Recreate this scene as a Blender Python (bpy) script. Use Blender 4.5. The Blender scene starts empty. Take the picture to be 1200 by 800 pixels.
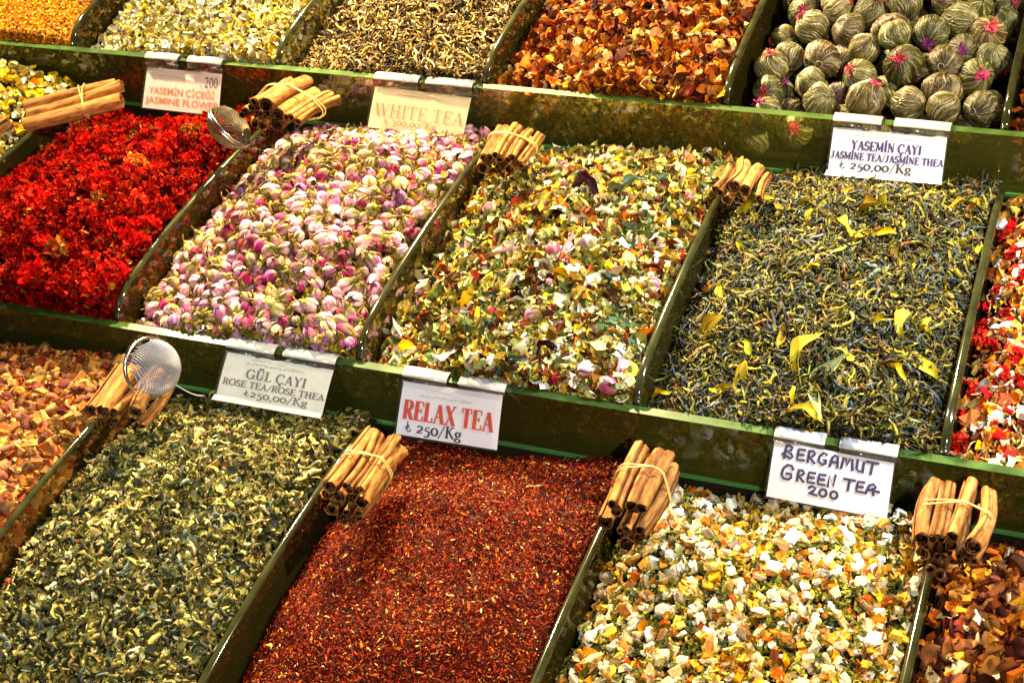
import bpy, math
import numpy as np
from mathutils import Vector, Matrix

# ------------------------------------------------------------------ camera, world, lamps, exposure
scene = bpy.context.scene
COL = scene.collection
CX = np.array([0.92909826, 0.349106, -0.12207141])      # image right
CY = np.array([0.14114008, -0.63979186, -0.75547723])   # image down
CF = np.array([-0.34184193, 0.68468341, -0.64370236])   # view direction
CP = np.array([0.9785, -1.0007, 0.9999])
cam_d = bpy.data.cameras.new('camera')
cam = bpy.data.objects.new('camera', cam_d)
COL.objects.link(cam)
cam.matrix_world = Matrix(((CX[0], -CY[0], -CF[0], CP[0]),
                           (CX[1], -CY[1], -CF[1], CP[1]),
                           (CX[2], -CY[2], -CF[2], CP[2]), (0, 0, 0, 1)))
cam_d.sensor_width = 36
cam_d.lens = 36 * 1766 / 1200
cam_d.clip_start = 0.02
cam_d.clip_end = 60
cam_d.dof.use_dof = True
cam_d.dof.focus_distance = 1.5
cam_d.dof.aperture_fstop = 20
scene.camera = cam

world = bpy.data.worlds.new('World')
scene.world = world
world.use_nodes = True
bg = world.node_tree.nodes['Background']
bg.inputs['Color'].default_value = (0.75, 0.85, 1.0, 1)
bg.inputs['Strength'].default_value = 0.03

def lamp(name, loc, target, power, color, size, spot=None, blend=0.6):
    d = bpy.data.lights.new(name, 'SPOT' if spot else 'AREA')
    d.energy = power
    d.color = color
    if spot:
        d.spot_size = math.radians(spot)
        d.spot_blend = blend
        d.shadow_soft_size = size
    else:
        d.shape = 'DISK'
        d.size = size
    o = bpy.data.objects.new(name, d)
    COL.objects.link(o)
    o.location = loc
    o.rotation_euler = (Vector(target) - Vector(loc)).to_track_quat('-Z', 'Y').to_euler()
    return o

lamp('warm_spot_behind', (-0.06, 1.22, 1.00), (0.45, -0.02, 0.0), 620, (1.0, 0.75, 0.40), 0.025, 56, 0.75)
lamp('warm_bulb_left', (-0.58, 0.80, 0.95), (-0.1, 0.3, 0.0), 54, (1.0, 0.82, 0.48), 0.05)
lamp('warm_fill_right', (1.60, 0.30, 1.00), (0.6, 0.1, 0.0), 32, (1.0, 0.80, 0.50), 0.05)  # added fill, brightens the right-facing product walls behind the dividers
lamp('cool_spot_right', (1.30, 0.30, 1.15), (0.82, 0.12, 0.05), 120, (0.45, 0.66, 1.0), 0.03, 32, 0.8)
lamp('cool_spot_left', (-0.15, -0.65, 1.20), (0.20, -0.18, -0.05), 45, (0.62, 0.80, 1.0), 0.03, 26, 0.9)
lamp('stall_lamp_front', (1.35, -1.25, 1.25), (0.5, 0.0, 0.0), 20, (1.0, 0.93, 0.84), 0.06)

scene.view_settings.view_transform = 'Standard'
scene.view_settings.look = 'None'
scene.view_settings.exposure = 0.12
scene.view_settings.gamma = 1.0

RNG = np.random.default_rng(7)

# ------------------------------------------------------------------ helpers
def lin(h):
    h = h.lstrip('#')
    c = np.array([int(h[i:i + 2], 16) / 255 for i in (0, 2, 4)])
    return np.where(c <= 0.04045, c / 12.92, ((c + 0.055) / 1.055) ** 2.4)

def tag(o, label=None, cat=None, group=None, kind=None):
    if label: o['label'] = label
    if cat: o['category'] = cat
    if group: o['group'] = group
    if kind: o['kind'] = kind
    return o

def link(name, data, parent=None):
    o = bpy.data.objects.new(name, data)
    COL.objects.link(o)
    if parent is not None: o.parent = parent
    return o

def empty(name, loc=(0, 0, 0)):
    o = bpy.data.objects.new(name, None)
    o.empty_display_size = 0.02
    COL.objects.link(o)
    o.location = loc
    return o

def np_mesh(name, V, T, mats, C=None, smooth=False, midx=None):
    V = np.asarray(V, np.float32); T = np.asarray(T, np.int32)
    me = bpy.data.meshes.new(name)
    me.vertices.add(len(V)); me.vertices.foreach_set('co', V.ravel())
    k = T.shape[1]
    me.loops.add(T.size); me.loops.foreach_set('vertex_index', T.ravel())
    me.polygons.add(len(T)); me.polygons.foreach_set('loop_start', np.arange(0, T.size, k, dtype=np.int32))
    if midx is not None: me.polygons.foreach_set('material_index', np.asarray(midx, np.int32))
    me.polygons.foreach_set('use_smooth', np.full(len(T), bool(smooth)))
    if C is not None:
        a = me.color_attributes.new('Col', 'FLOAT_COLOR', 'POINT')
        cc = np.ones((len(V), 4), np.float32); cc[:, :3] = C
        a.data.foreach_set('color', cc.ravel())
    for m in (mats if isinstance(mats, (list, tuple)) else [mats]): me.materials.append(m)
    me.update(calc_edges=True)
    me.validate()
    return me

def quads_tri(Q):
    Q = np.asarray(Q)
    return np.concatenate([Q[:, [0, 1, 2]], Q[:, [0, 2, 3]]])

# ---- materials
def new_mat(name):
    m = bpy.data.materials.new(name); m.use_nodes = True
    nt = m.node_tree
    return m, nt, nt.nodes['Principled BSDF']

def piece_mat(name, rough=0.55, spec=0.35, var=0.45, scale=700, objvar=0.0, bump=0.25, trans=0.0):
    m, nt, p = new_mat(name)
    a = nt.nodes.new('ShaderNodeAttribute'); a.attribute_name = 'Col'
    tc = nt.nodes.new('ShaderNodeTexCoord')
    n = nt.nodes.new('ShaderNodeTexNoise'); n.inputs['Scale'].default_value = scale; n.inputs['Detail'].default_value = 3
    nt.links.new(tc.outputs['Object'], n.inputs['Vector'])
    r = nt.nodes.new('ShaderNodeMapRange'); r.inputs['From Min'].default_value = 0.3; r.inputs['From Max'].default_value = 0.7
    r.inputs['To Min'].default_value = 1 - var; r.inputs['To Max'].default_value = 1 + var * 0.5
    nt.links.new(n.outputs['Fac'], r.inputs['Value'])
    mul = nt.nodes.new('ShaderNodeVectorMath'); mul.operation = 'SCALE'
    nt.links.new(a.outputs['Color'], mul.inputs[0]); nt.links.new(r.outputs['Result'], mul.inputs['Scale'])
    out = mul.outputs[0]
    if objvar:
        oi = nt.nodes.new('ShaderNodeObjectInfo')
        h = nt.nodes.new('ShaderNodeHueSaturation')
        r2 = nt.nodes.new('ShaderNodeMapRange'); r2.inputs['To Min'].default_value = 0.5 - objvar * 0.09; r2.inputs['To Max'].default_value = 0.5 + objvar * 0.09
        r3 = nt.nodes.new('ShaderNodeMapRange'); r3.inputs['To Min'].default_value = 0.50; r3.inputs['To Max'].default_value = 1.15
        wn = nt.nodes.new('ShaderNodeTexWhiteNoise'); wn.noise_dimensions = '1D'
        nt.links.new(oi.outputs['Random'], wn.inputs['W'])
        nt.links.new(oi.outputs['Random'], r2.inputs['Value']); nt.links.new(wn.outputs['Value'], r3.inputs['Value'])
        nt.links.new(r2.outputs['Result'], h.inputs['Hue']); nt.links.new(r3.outputs['Result'], h.inputs['Value'])
        nt.links.new(out, h.inputs['Color']); out = h.outputs['Color']
    nt.links.new(out, p.inputs['Base Color'])
    p.inputs['Roughness'].default_value = rough
    p.inputs['Specular IOR Level'].default_value = spec
    if bump:
        b = nt.nodes.new('ShaderNodeBump'); b.inputs['Strength'].default_value = bump; b.inputs['Distance'].default_value = 0.0008
        nt.links.new(n.outputs['Fac'], b.inputs['Height']); nt.links.new(b.outputs['Normal'], p.inputs['Normal'])
    return m

M_leaf = piece_mat('dried_leaf', 0.55, 0.18, 0.45)
M_chip = piece_mat('dried_fruit', 0.65, 0.10, 0.35, 500)
M_grain = piece_mat('fine_grain', 0.6, 0.10, 0.3, 900, bump=0)
M_petal = piece_mat('dried_petal', 0.7, 0.08, 0.30, 260, objvar=0.2)
M_red = piece_mat('red_flower', 0.8, 0.05, 0.5, 420, objvar=0.03, bump=0.5)
M_ball = piece_mat('tied_leaf', 0.42, 0.4, 0.5, 7, objvar=0.5, bump=0.3)
M_obj = piece_mat('dried_piece', 0.65, 0.10, 0.35, 350, objvar=0.2)

def plain(name, c, rough=0.5, spec=0.4, metal=0.0, noise=0.0, nscale=30, bump=0):
    m, nt, p = new_mat(name)
    p.inputs['Base Color'].default_value = (*c, 1)
    p.inputs['Roughness'].default_value = rough
    p.inputs['Specular IOR Level'].default_value = spec
    p.inputs['Metallic'].default_value = metal
    if noise or bump:
        tc = nt.nodes.new('ShaderNodeTexCoord')
        n = nt.nodes.new('ShaderNodeTexNoise'); n.inputs['Scale'].default_value = nscale; n.inputs['Detail'].default_value = 5
        nt.links.new(tc.outputs['Object'], n.inputs['Vector'])
        r = nt.nodes.new('ShaderNodeValToRGB')
        r.color_ramp.elements[0].position = 0.3; r.color_ramp.elements[1].position = 0.7
        r.color_ramp.elements[0].color = (*[x * (1 - noise) for x in c], 1)
        r.color_ramp.elements[1].color = (*[min(1, x * (1 + noise * 0.4)) for x in c], 1)
        nt.links.new(n.outputs['Fac'], r.inputs['Fac']); nt.links.new(r.outputs['Color'], p.inputs['Base Color'])
        if bump:
            b = nt.nodes.new('ShaderNodeBump'); b.inputs['Strength'].default_value = bump; b.inputs['Distance'].default_value = 0.001
            nt.links.new(n.outputs['Fac'], b.inputs['Height']); nt.links.new(b.outputs['Normal'], p.inputs['Normal'])
    return m

def glass_mat(name, tint, gl_rough=0.06, haze=0.05, hazecol=(0.3, 0.3, 0.15)):
    m = bpy.data.materials.new(name); m.use_nodes = True
    nt = m.node_tree; nt.nodes.clear()
    out = nt.nodes.new('ShaderNodeOutputMaterial')
    tr = nt.nodes.new('ShaderNodeBsdfTransparent'); tr.inputs['Color'].default_value = (*tint, 1)
    gl = nt.nodes.new('ShaderNodeBsdfGlossy'); gl.inputs['Roughness'].default_value = gl_rough
    df = nt.nodes.new('ShaderNodeBsdfDiffuse'); df.inputs['Color'].default_value = (*hazecol, 1)
    fr = nt.nodes.new('ShaderNodeFresnel'); fr.inputs['IOR'].default_value = 1.5
    n = nt.nodes.new('ShaderNodeTexNoise'); n.inputs['Scale'].default_value = 9; n.inputs['Detail'].default_value = 9; n.inputs['Roughness'].default_value = 0.7
    tc = nt.nodes.new('ShaderNodeTexCoord'); nt.links.new(tc.outputs['Object'], n.inputs['Vector'])
    mr = nt.nodes.new('ShaderNodeMapRange'); mr.inputs['From Min'].default_value = 0.4; mr.inputs['From Max'].default_value = 0.75
    mr.inputs['To Min'].default_value = haze * 0.85; mr.inputs['To Max'].default_value = haze * 1.25
    nt.links.new(n.outputs['Fac'], mr.inputs['Value'])
    m1 = nt.nodes.new('ShaderNodeMixShader'); m2 = nt.nodes.new('ShaderNodeMixShader')
    nt.links.new(mr.outputs['Result'], m1.inputs['Fac']); nt.links.new(tr.outputs[0], m1.inputs[1]); nt.links.new(df.outputs[0], m1.inputs[2])
    nt.links.new(fr.outputs[0], m2.inputs['Fac']); nt.links.new(m1.outputs[0], m2.inputs[1]); nt.links.new(gl.outputs[0], m2.inputs[2])
    nt.links.new(m2.outputs[0], out.inputs['Surface'])
    return m

M_glass = glass_mat('clear_acrylic', (0.95, 0.93, 0.70), 0.04, 0.10, (0.36, 0.38, 0.05))  # golden haze puts the glow of lit product into the glass colour
M_divglass = glass_mat('divider_acrylic', (0.96, 0.96, 0.88), 0.035, 0.045, (0.46, 0.40, 0.08))  # light passing through the dividers is painted in as golden haze
M_edge = plain('green_glass_edge', (0.050, 0.095, 0.020), 0.28, 0.18, noise=0.5, nscale=60)
M_edge2 = plain('olive_acrylic_edge', (0.030, 0.032, 0.010), 0.10, 0.8, noise=0.5, nscale=50)
M_rail = plain('bright_green_glass_edge', (0.08, 0.26, 0.06), 0.2, 0.6)
M_board = plain('dark_board', (0.018, 0.014, 0.008), 0.6, 0.3, noise=0.4)
M_sleeve = glass_mat('card_sleeve', (0.97, 0.97, 0.94), 0.12, 0.03, (0.8, 0.8, 0.75))

# ------------------------------------------------------------------ box with chosen face materials
def box_arrays(x0, x1, y0, y1, z0, z1):
    V = np.array([[x, y, z] for z in (z0, z1) for y in (y0, y1) for x in (x0, x1)], float)
    Q = np.array([[0, 2, 3, 1], [4, 5, 7, 6], [0, 1, 5, 4], [2, 6, 7, 3], [0, 4, 6, 2], [1, 3, 7, 5]])
    return V, Q  # bottom, top, front, back, left, right

def box(name, x0, x1, y0, y1, z0, z1, mats, midx=None, parent=None, bevel=0.0):
    V, Q = box_arrays(x0, x1, y0, y1, z0, z1)
    me = np_mesh(name, V, Q, mats, midx=midx)
    o = link(name, me, parent)
    if bevel:
        b = o.modifiers.new('bevel', 'BEVEL'); b.width = bevel; b.segments = 2; b.limit_method = 'ANGLE'
    return o

# ------------------------------------------------------------------ the stand: three stepped glass fronted trays
D = 0.4276
TIERS = [  # name, y front, z of panel top, divider xs, x range
    ('lowest', -D, -0.071, [0.026, 0.314, 0.601, 0.895], -0.45, 1.45),
    ('middle', 0.0, 0.0, [-0.30, 0.0, 0.30, 0.60, 0.89], -0.75, 1.45),
    ('top', D, 0.071, [-0.315, 0.0, 0.285, 0.58, 0.885], -0.95, 1.5)]
PT = 0.010   # panel thickness

def divider(x, yf, zt, depth, parent):
    """clear sheet standing across the tray with an arched top edge"""
    t = 0.0042
    ys = [0.0, 0.004, 0.009, 0.016, 0.024, 0.034, 0.048, 0.065, 0.09, 0.12, 0.155, 0.195, 0.235, 0.275, 0.315, 0.35, 0.385, depth - 0.006]
    zs = np.interp(ys, [0.0, 0.006, 0.016, 0.032, 0.055, 0.09, 0.14, 0.20, 0.26, 0.32, 0.37, depth - 0.006],
                   [0.002, 0.011, 0.0185, 0.0245, 0.028, 0.031, 0.033, 0.033, 0.031, 0.027, 0.020, 0.010])
    n = len(ys); k = 9
    V = []
    for y, z in zip(ys, zs):
        yy = yf + 0.001 + y
        V.append((x - t, yy, zt - 0.070))
        for a in np.linspace(math.pi, 0, k): V.append((x + t * math.cos(a), yy, zt + z - t * 0.8 + t * 0.8 * math.sin(a)))
        V.append((x + t, yy, zt - 0.070))
    m = k + 2; T = []; mi = []
    for i in range(n - 1):
        for q in range(m):
            a = i * m + q; c = i * m + (q + 1) % m
            T += [(a, c, c + m), (a, c + m, a + m)]; mi += [1 if 1 <= q < k else 0] * 2
    for base in (0, (n - 1) * m):
        for q in range(1, m - 1): T.append((base, base + q, base + q + 1)); mi.append(1)
    me = np_mesh('divider', np.array(V, float), np.array(T), [M_divglass, M_edge2], midx=mi)
    me.polygons.foreach_set('use_smooth', np.array([b_ == 1 for b_ in mi])); me.polygons.foreach_set('use_smooth', np.array([b_ == 1 for b_ in mi]))
    o = link('divider', me, parent)
    return o

for nm, yf, zt, xs, xa, xb in TIERS:
    root = empty('glass_tray', (0, 0, 0))
    box('front_panel', xa, xb, yf - PT, yf, zt - 0.072, zt, [M_glass, M_edge], [1, 1, 0, 0, 0, 0], root)
    box('bottom_rail', xa, xb, yf - PT - 0.002, yf + 0.002, zt - 0.0765, zt - 0.0725, [M_rail], None, root)
    box('tray_floor', xa, xb, yf + 0.003, yf + D - PT - 0.004, zt - 0.085, zt - 0.0705, [M_board], None, root)
    box('riser_board', xa, xb, yf + D - PT - 0.003, yf + D + 0.012, zt - 0.15, zt - 0.007, [M_board], None, root)
    for x in xs: divider(x, yf, zt, D - PT - 0.006, root)
    pos = {'lowest': 'lowest clear glass tray, its curved dividers parting green tea, red rooibos and citrus pieces',
           'middle': 'middle clear glass tray with green edged front, holding red flowers, rosebuds and relax mix',
           'top': 'topmost clear glass tray holding white tea, orange fruit pieces and tied tea balls'}[nm]
    tag(root, pos, 'tray')
# front panel of the next tier up, just above the frame
root = empty('glass_tray')
box('front_panel', -1.0, 1.7, 2 * D - PT, 2 * D, 0.142 - 0.072, 0.142, [M_glass, M_edge], [1, 1, 0, 0, 0, 0], root)
box('tray_floor', -1.0, 1.7, 2 * D + 0.003, 3 * D, 0.142 - 0.085, 0.142 - 0.0705, [M_board], None, root)
tag(root, 'fourth glass tray at the very back, above and behind the tea balls', 'tray')
tag(box('counter_base', -1.3, 1.8, -D - 0.1, 3 * D, -0.45, -0.28, [M_board]), kind='structure')
tag(box('ground', -12, 12, -12, 12, -1.02, -1.0, [plain('stone_floor', (0.12, 0.11, 0.1), 0.7, noise=0.4, nscale=4)]), kind='structure')

# ------------------------------------------------------------------ piece templates: long axis X, flat side up Z, about unit length
def t_tube(seg, side, curl, w, flat, rng, twist=0.0, taper=0.25):
    """bent tapered ribbon-like tube"""
    s = np.linspace(0, 1, seg + 1)
    ang = np.cumsum(np.concatenate([[0], rng.normal(curl, abs(curl) * 0.5 + 0.15, seg)])) / seg
    ang -= ang.mean()
    dx, dy = np.cos(ang), np.sin(ang)
    px = np.concatenate([[0], np.cumsum(dx[:-1])]) / seg; py = np.concatenate([[0], np.cumsum(dy[:-1])]) / seg
    px -= px.mean(); py -= py.mean(); pz = rng.normal(0, 0.05, seg + 1)
    wd = w * (taper + (1 - taper) * np.sin(np.pi * np.clip(s * 0.9 + 0.06, 0, 1)))
    V = []
    for i in range(seg + 1):
        tw = twist * s[i]
        for k in range(side):
            a = 2 * np.pi * k / side + tw
            o1, o2 = math.cos(a) * wd[i], math.sin(a) * wd[i] * flat
            V.append((px[i] - dy[i] * o1, py[i] + dx[i] * o1, pz[i] + o2))
    T = []
    for i in range(seg):
        for k in range(side):
            a, b = i * side + k, i * side + (k + 1) % side
            T += [(a, b, b + side), (a, b + side, a + side)]
    if side == 3:
        T += [(0, 2, 1), (seg * 3, seg * 3 + 1, seg * 3 + 2)]
    V = np.array(V)
    sh = 1.0 + 0.25 * rng.normal(0, 1, len(V))
    return V, np.array(T), np.clip(sh, 0.55, 1.5)

def t_chip(rng, flat=0.45, aspect=0.8):
    V, Q = box_arrays(-0.5, 0.5, -0.5 * aspect, 0.5 * aspect, -0.5 * flat, 0.5 * flat)
    V = V + rng.normal(0, 0.09, V.shape)
    V[:, 2] += 0.25 * flat * (V[:, 0] ** 2) * 4 * rng.uniform(0, 1)
    return V, quads_tri(Q), np.clip(1 + 0.15 * rng.normal(0, 1, 8), 0.6, 1.3)

def t_shard(rng, w=0.35, flat=0.3):
    V = np.array([[0.5, 0, 0], [-0.5, 0, 0], [0, w, 0], [0, -w, 0], [0, 0, flat], [0, 0, -flat]]) + rng.normal(0, 0.07, (6, 3))
    T = np.array([[0, 2, 4], [2, 1, 4], [1, 3, 4], [3, 0, 4], [2, 0, 5], [1, 2, 5], [3, 1, 5], [0, 3, 5]])
    return V, T, np.ones(6)

def t_petal(rng, aspect=0.7, nu=4, nv=4, curl=0.5, edge=0.06):
    """curled sheet with ragged edge"""
    V = []
    ph = rng.uniform(0, 6, 3)
    c = rng.normal(curl, 0.25)
    for i in range(nu + 1):
        u = i / nu
        wd = aspect * 0.5 * (math.sin(math.pi * min(1, u * 0.85 + 0.12)) ** 0.6)
        for j in range(nv + 1):
            v = 2 * j / nv - 1
            x = u - 0.5; y = v * wd * (1 + 0.15 * math.sin(9 * u + ph[0]))
            z = c * (v * v) * wd + 0.35 * c * (x * x * 4 - 0.5) + 0.06 * math.sin(7 * u + 5 * v + ph[1])
            V.append((x + rng.normal(0, edge * 0.5), y + rng.normal(0, edge * 0.4), z + rng.normal(0, edge * 0.5)))
    T = []
    for i in range(nu):
        for j in range(nv):
            a = i * (nv + 1) + j
            T += [(a, a + 1, a + nv + 2), (a, a + nv + 2, a + nv + 1)]
    V = np.array(V)
    return V, np.array(T), np.clip(1 + 0.2 * rng.normal(0, 1, len(V)), 0.6, 1.4)

def t_sphere(nu, nv, fn):
    V = []
    for i in range(nv + 1):
        th = math.pi * i / nv
        for j in range(nu):
            ph = 2 * math.pi * j / nu
            r = fn(th, ph)
            V.append((r * math.sin(th) * math.cos(ph), r * math.sin(th) * math.sin(ph), r * math.cos(th)))
    T = []
    for i in range(nv):
        for j in range(nu):
            a, b = i * nu + j, i * nu + (j + 1) % nu
            T += [(a, a + nu, b + nu), (a, b + nu, b)]
    return np.array(V), np.array(T)

R2 = np.random.default_rng(11)
TP = {
    'curl': [t_tube(6, 3, R2.choice([-3, 3, 2, -4, 4.5, 1]), 0.13, 0.55, R2, twist=R2.uniform(0, 4)) for _ in range(14)],
    'fatcurl': [t_tube(6, 4, R2.choice([-4, 4, 3, -5, 5.5, 2]), 0.17, 0.6, R2, twist=R2.uniform(0, 3)) for _ in range(14)],
    'wisp': [t_tube(5, 3, R2.choice([-2, 2, 1, -1]), 0.07, 0.7, R2, twist=R2.uniform(0, 3)) for _ in range(12)],
    'longleaf': [t_tube(7, 3, R2.choice([-2.5, 2.5, 1.5, -1.5, 3.5, 0.8]), 0.085, 0.5, R2, twist=R2.uniform(1, 5)) for _ in range(18)],
    'twig': [t_tube(4, 3, R2.normal(0, 0.5), 0.035, 1.0, R2, taper=0.7) for _ in range(6)],
    'chip': [t_chip(R2, R2.uniform(0.25, 0.6), R2.uniform(0.55, 1)) for _ in range(10)],
    'flake': [t_petal(R2, 0.8, 3, 2, 0.5) for _ in range(10)],
    'leaf': [t_petal(R2, 0.42, 4, 2, 0.7) for _ in range(8)],
    'shard': [t_shard(R2, R2.uniform(0.2, 0.5), R2.uniform(0.15, 0.35)) for _ in range(8)],
    'needle': [t_shard(R2, 0.13, 0.12) for _ in range(6)],
    'blob': [(lambda s: (s[0] * (1 + R2.normal(0, 0.08, (len(s[0]), 1))), s[1], np.ones(len(s[0]))))(t_sphere(6, 4, lambda a, b: 0.5)) for _ in range(4)],
}

# ------------------------------------------------------------------ heaps
def in_view(P, m=90):
    v = P - CP
    z = v @ CF
    x = 600 + 1766 * (v @ CX) / z; y = 400 + 1766 * (v @ CY) / z
    return (x > -m) & (x < 1200 + m) & (y > -m) & (y < 800 + m) & (z > 0)

def dist_px_y(P):
    v = P - CP
    return 400 + 1766 * (v @ CY) / (v @ CF)

class Bin:
    def __init__(s, tier, x0, x1, eL=-0.026, eR=-0.006, B=(0.016, 0.040, 0.052, 0.038), wob=0.003, seed=0, rise=0.012, vmax=1.0):
        nm, yf, zt, _, _, _ = TIERS[tier]
        s.x0, s.x1, s.y0, s.zt = x0 + 0.006, x1 - 0.006, yf + 0.003, zt
        s.y1 = yf + D - PT - 0.006
        eR += 0.012
        s.eL, s.eR, s.B, s.wob, s.rise = eL, eR, B, wob, rise
        s.ph = np.random.default_rng(seed + 50).uniform(0, 6.28, 8)
    def z(s, x, y):
        u = np.clip((x - s.x0) / (s.x1 - s.x0), 0, 1); v = np.clip((y - s.y0) / (s.y1 - s.y0), 0, 1)
        e = s.eL * (1 - u) + s.eR * u + s.rise * np.clip(v * 3, 0, 1)
        b = np.interp(v, (0, 0.3, 0.7, 1.0), s.B) * np.sin(np.pi * np.clip(u, 0.0, 1)) ** 0.75
        w = s.wob * (np.sin(31 * x + s.ph[0]) * np.sin(27 * y + s.ph[1]) + 0.6 * np.sin(70 * x + s.ph[2] + 20 * y) * np.sin(64 * y + s.ph[3]))
        return s.zt + e + b + w
    def surf(s, x, y):
        h = 0.003
        z = s.z(x, y)
        nx = -(s.z(x + h, y) - s.z(x - h, y)) / (2 * h); ny = -(s.z(x, y + h) - s.z(x, y - h)) / (2 * h)
        N = np.stack([nx, ny, np.ones_like(nx)], -1)
        return np.stack([x, y, z], -1), N / np.linalg.norm(N, axis=1, keepdims=True)
    def sample(s, n, mode='top', rng=RNG, margin=0.003):
        if mode == 'top':
            x = rng.uniform(s.x0 + margin, s.x1 - margin, n); y = rng.uniform(s.y0 + margin, s.y1 - margin, n)
            return s.surf(x, y)
        if mode == 'front':
            x = rng.uniform(s.x0, s.x1, n); y = np.full(n, s.y0) + rng.uniform(0.0015, 0.005, n)
            top = s.z(x, y); z = top - rng.uniform(0, 1, n) * (top - (s.zt - 0.068))
            return np.stack([x, y, z], -1), np.tile([0.0, -1, 0.15], (n, 1)) / 1.0112
        if mode == 'right':
            y = rng.uniform(s.y0, s.y1, n); x = np.full(n, s.x1) - rng.uniform(0.0, 0.004, n)
            top = s.z(x, y); z = top - rng.uniform(0, 1, n) * 0.06
            return np.stack([x, y, z], -1), np.tile([1.0, 0, 0.15], (n, 1)) / 1.0112

def frames(N, tilt, rng):
    n = len(N)
    N = N + rng.normal(0, tilt, (n, 3)); N /= np.linalg.norm(N, axis=1, keepdims=True)
    A = rng.normal(0, 1, (n, 3)); X = A - N * np.sum(A * N, 1, keepdims=True); X /= np.linalg.norm(X, axis=1, keepdims=True)
    Y = np.cross(N, X)
    return np.stack([X, Y, N], 1)  # rows are axes

def sat(c, k=1.18):
    c = np.asarray(c, float); l = c @ np.array([0.3, 0.6, 0.1])
    return np.clip(l[..., None] + k * (c - l[..., None]), 0.003, 0.95)

def palette(pal, n, rng, vj=0.36):
    cols = sat(np.array([lin(c) for c, w in pal])); w = np.array([w for c, w in pal], float); w /= w.sum()
    c = cols[rng.choice(len(cols), n, p=w)]
    c = c * np.exp(rng.normal(-0.12 * vj / 0.36, vj, (n, 1))) * (1 + rng.normal(0, 0.05, (n, 3)))
    return np.clip(c, 0.002, 0.95)

class Heap:
    def __init__(s, vj=0.36): s.V, s.T, s.C, s.n, s.vj = [], [], [], 0, vj
    def add(s, V, T, C):
        s.V.append(V.reshape(-1, 3)); s.T.append(T.reshape(-1, 3) + s.n); s.C.append(C.reshape(-1, 3)); s.n += len(s.V[-1])
    def surface(s, b, col, drop=0.004, nx=40, ny=56):
        xs = np.linspace(b.x0 + 0.003, b.x1 - 0.005, nx); ys = np.linspace(b.y0, b.y1, ny)
        X, Y = np.meshgrid(xs, ys); Z = b.z(X.ravel(), Y.ravel()) - drop + RNG.normal(0, 0.0008, nx * ny)
        V = np.stack([X.ravel(), Y.ravel(), Z], -1)
        i = np.arange(ny - 1)[:, None] * nx + np.arange(nx - 1)[None]
        i = i.ravel(); Q = np.stack([i, i + 1, i + nx + 1, i + nx], -1)
        s.add(V, quads_tri(Q), np.tile(lin(col) * 0.55, (len(V), 1)) * RNG.uniform(0.5, 1.2, (len(V), 1)))  # base darkened: the shade of the crevices is put into its colour
        zb = b.zt - 0.070      # side walls of the mass, set back from the glass
        for a, idx in (('f', np.arange(nx)), ('r', np.arange(ny) * nx + nx - 1), ('l', np.arange(ny) * nx)):
            top = V[idx].copy(); top[:, 1] += 0.006 if a == 'f' else 0
            bot = top.copy(); bot[:, 2] = zb
            W = np.concatenate([top, bot]); m = len(idx); k = np.arange(m - 1)
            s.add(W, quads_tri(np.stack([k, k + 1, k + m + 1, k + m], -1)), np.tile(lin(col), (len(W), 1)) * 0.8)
    def scatter(s, b, kind, n, size, pal, tilt=0.45, sd=0.25, lift=0.0, layer=0.0025, mode='top', rng=RNG, zs=1.0, margin=0.003, patch=None):
        if mode == 'top': layer *= 1.5
        P, N = b.sample(n, mode, rng, margin)
        keep = in_view(P)
        if patch is not None: keep &= patch(P)
        P, N = P[keep], N[keep]; n = len(P)
        if n == 0: return
        P = P + N * (lift + rng.uniform(-layer, layer, n))[:, None]
        S = size * np.clip(1 + rng.normal(0, sd, n), 0.4, 2.2)
        Fm = frames(N, tilt, rng); C = palette(pal, n, rng, s.vj)
        tl = TP[kind]; which = rng.integers(0, len(tl), n)
        for k, (V, T, sh) in enumerate(tl):
            m = which == k
            if not m.any(): continue
            mm = int(m.sum())
            VV = V * np.array([1, 1, zs])
            W = np.einsum('vi,nij->nvj', VV, Fm[m]) * S[m][:, None, None] + P[m][:, None, :]
            TT = T[None] + (np.arange(mm) * len(V))[:, None, None]
            CC = C[m][:, None, :] * sh[None, :, None]
            s.add(W, TT, np.clip(CC, 0, 1))
    def build(s, name, mat, label, smooth=False, cat='tea'):
        me = np_mesh(name, np.concatenate(s.V), np.concatenate(s.T), mat, np.concatenate(s.C), smooth=smooth)
        o = link(name, me)
        tag(o, label, cat, kind='stuff')
        return o

def poisson(b, r, n_try, rng, layer=0.0, margin=0.006, squash=1.0):
    """dart throwing on the heap, nearest the camera first"""
    P, N = b.sample(n_try, 'top', rng, margin)
    keep = in_view(P, 40); P, N = P[keep], N[keep]
    out = []; cell = {}
    for i in range(len(P)):
        p = P[i]; g = (int(p[0] // r), int(p[1] // r)); ok = True
        for a in (-1, 0, 1):
            for c in (-1, 0, 1):
                for j in cell.get((g[0] + a, g[1] + c), ()):
                    if (P[j][0] - p[0]) ** 2 + (P[j][1] - p[1]) ** 2 < r * r: ok = False; break
                if not ok: break
            if not ok: break
        if ok: cell.setdefault(g, []).append(i); out.append(i)
    P, N = P[out], N[out]
    o = np.argsort(-dist_px_y(P))
    return P[o], N[o]

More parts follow.
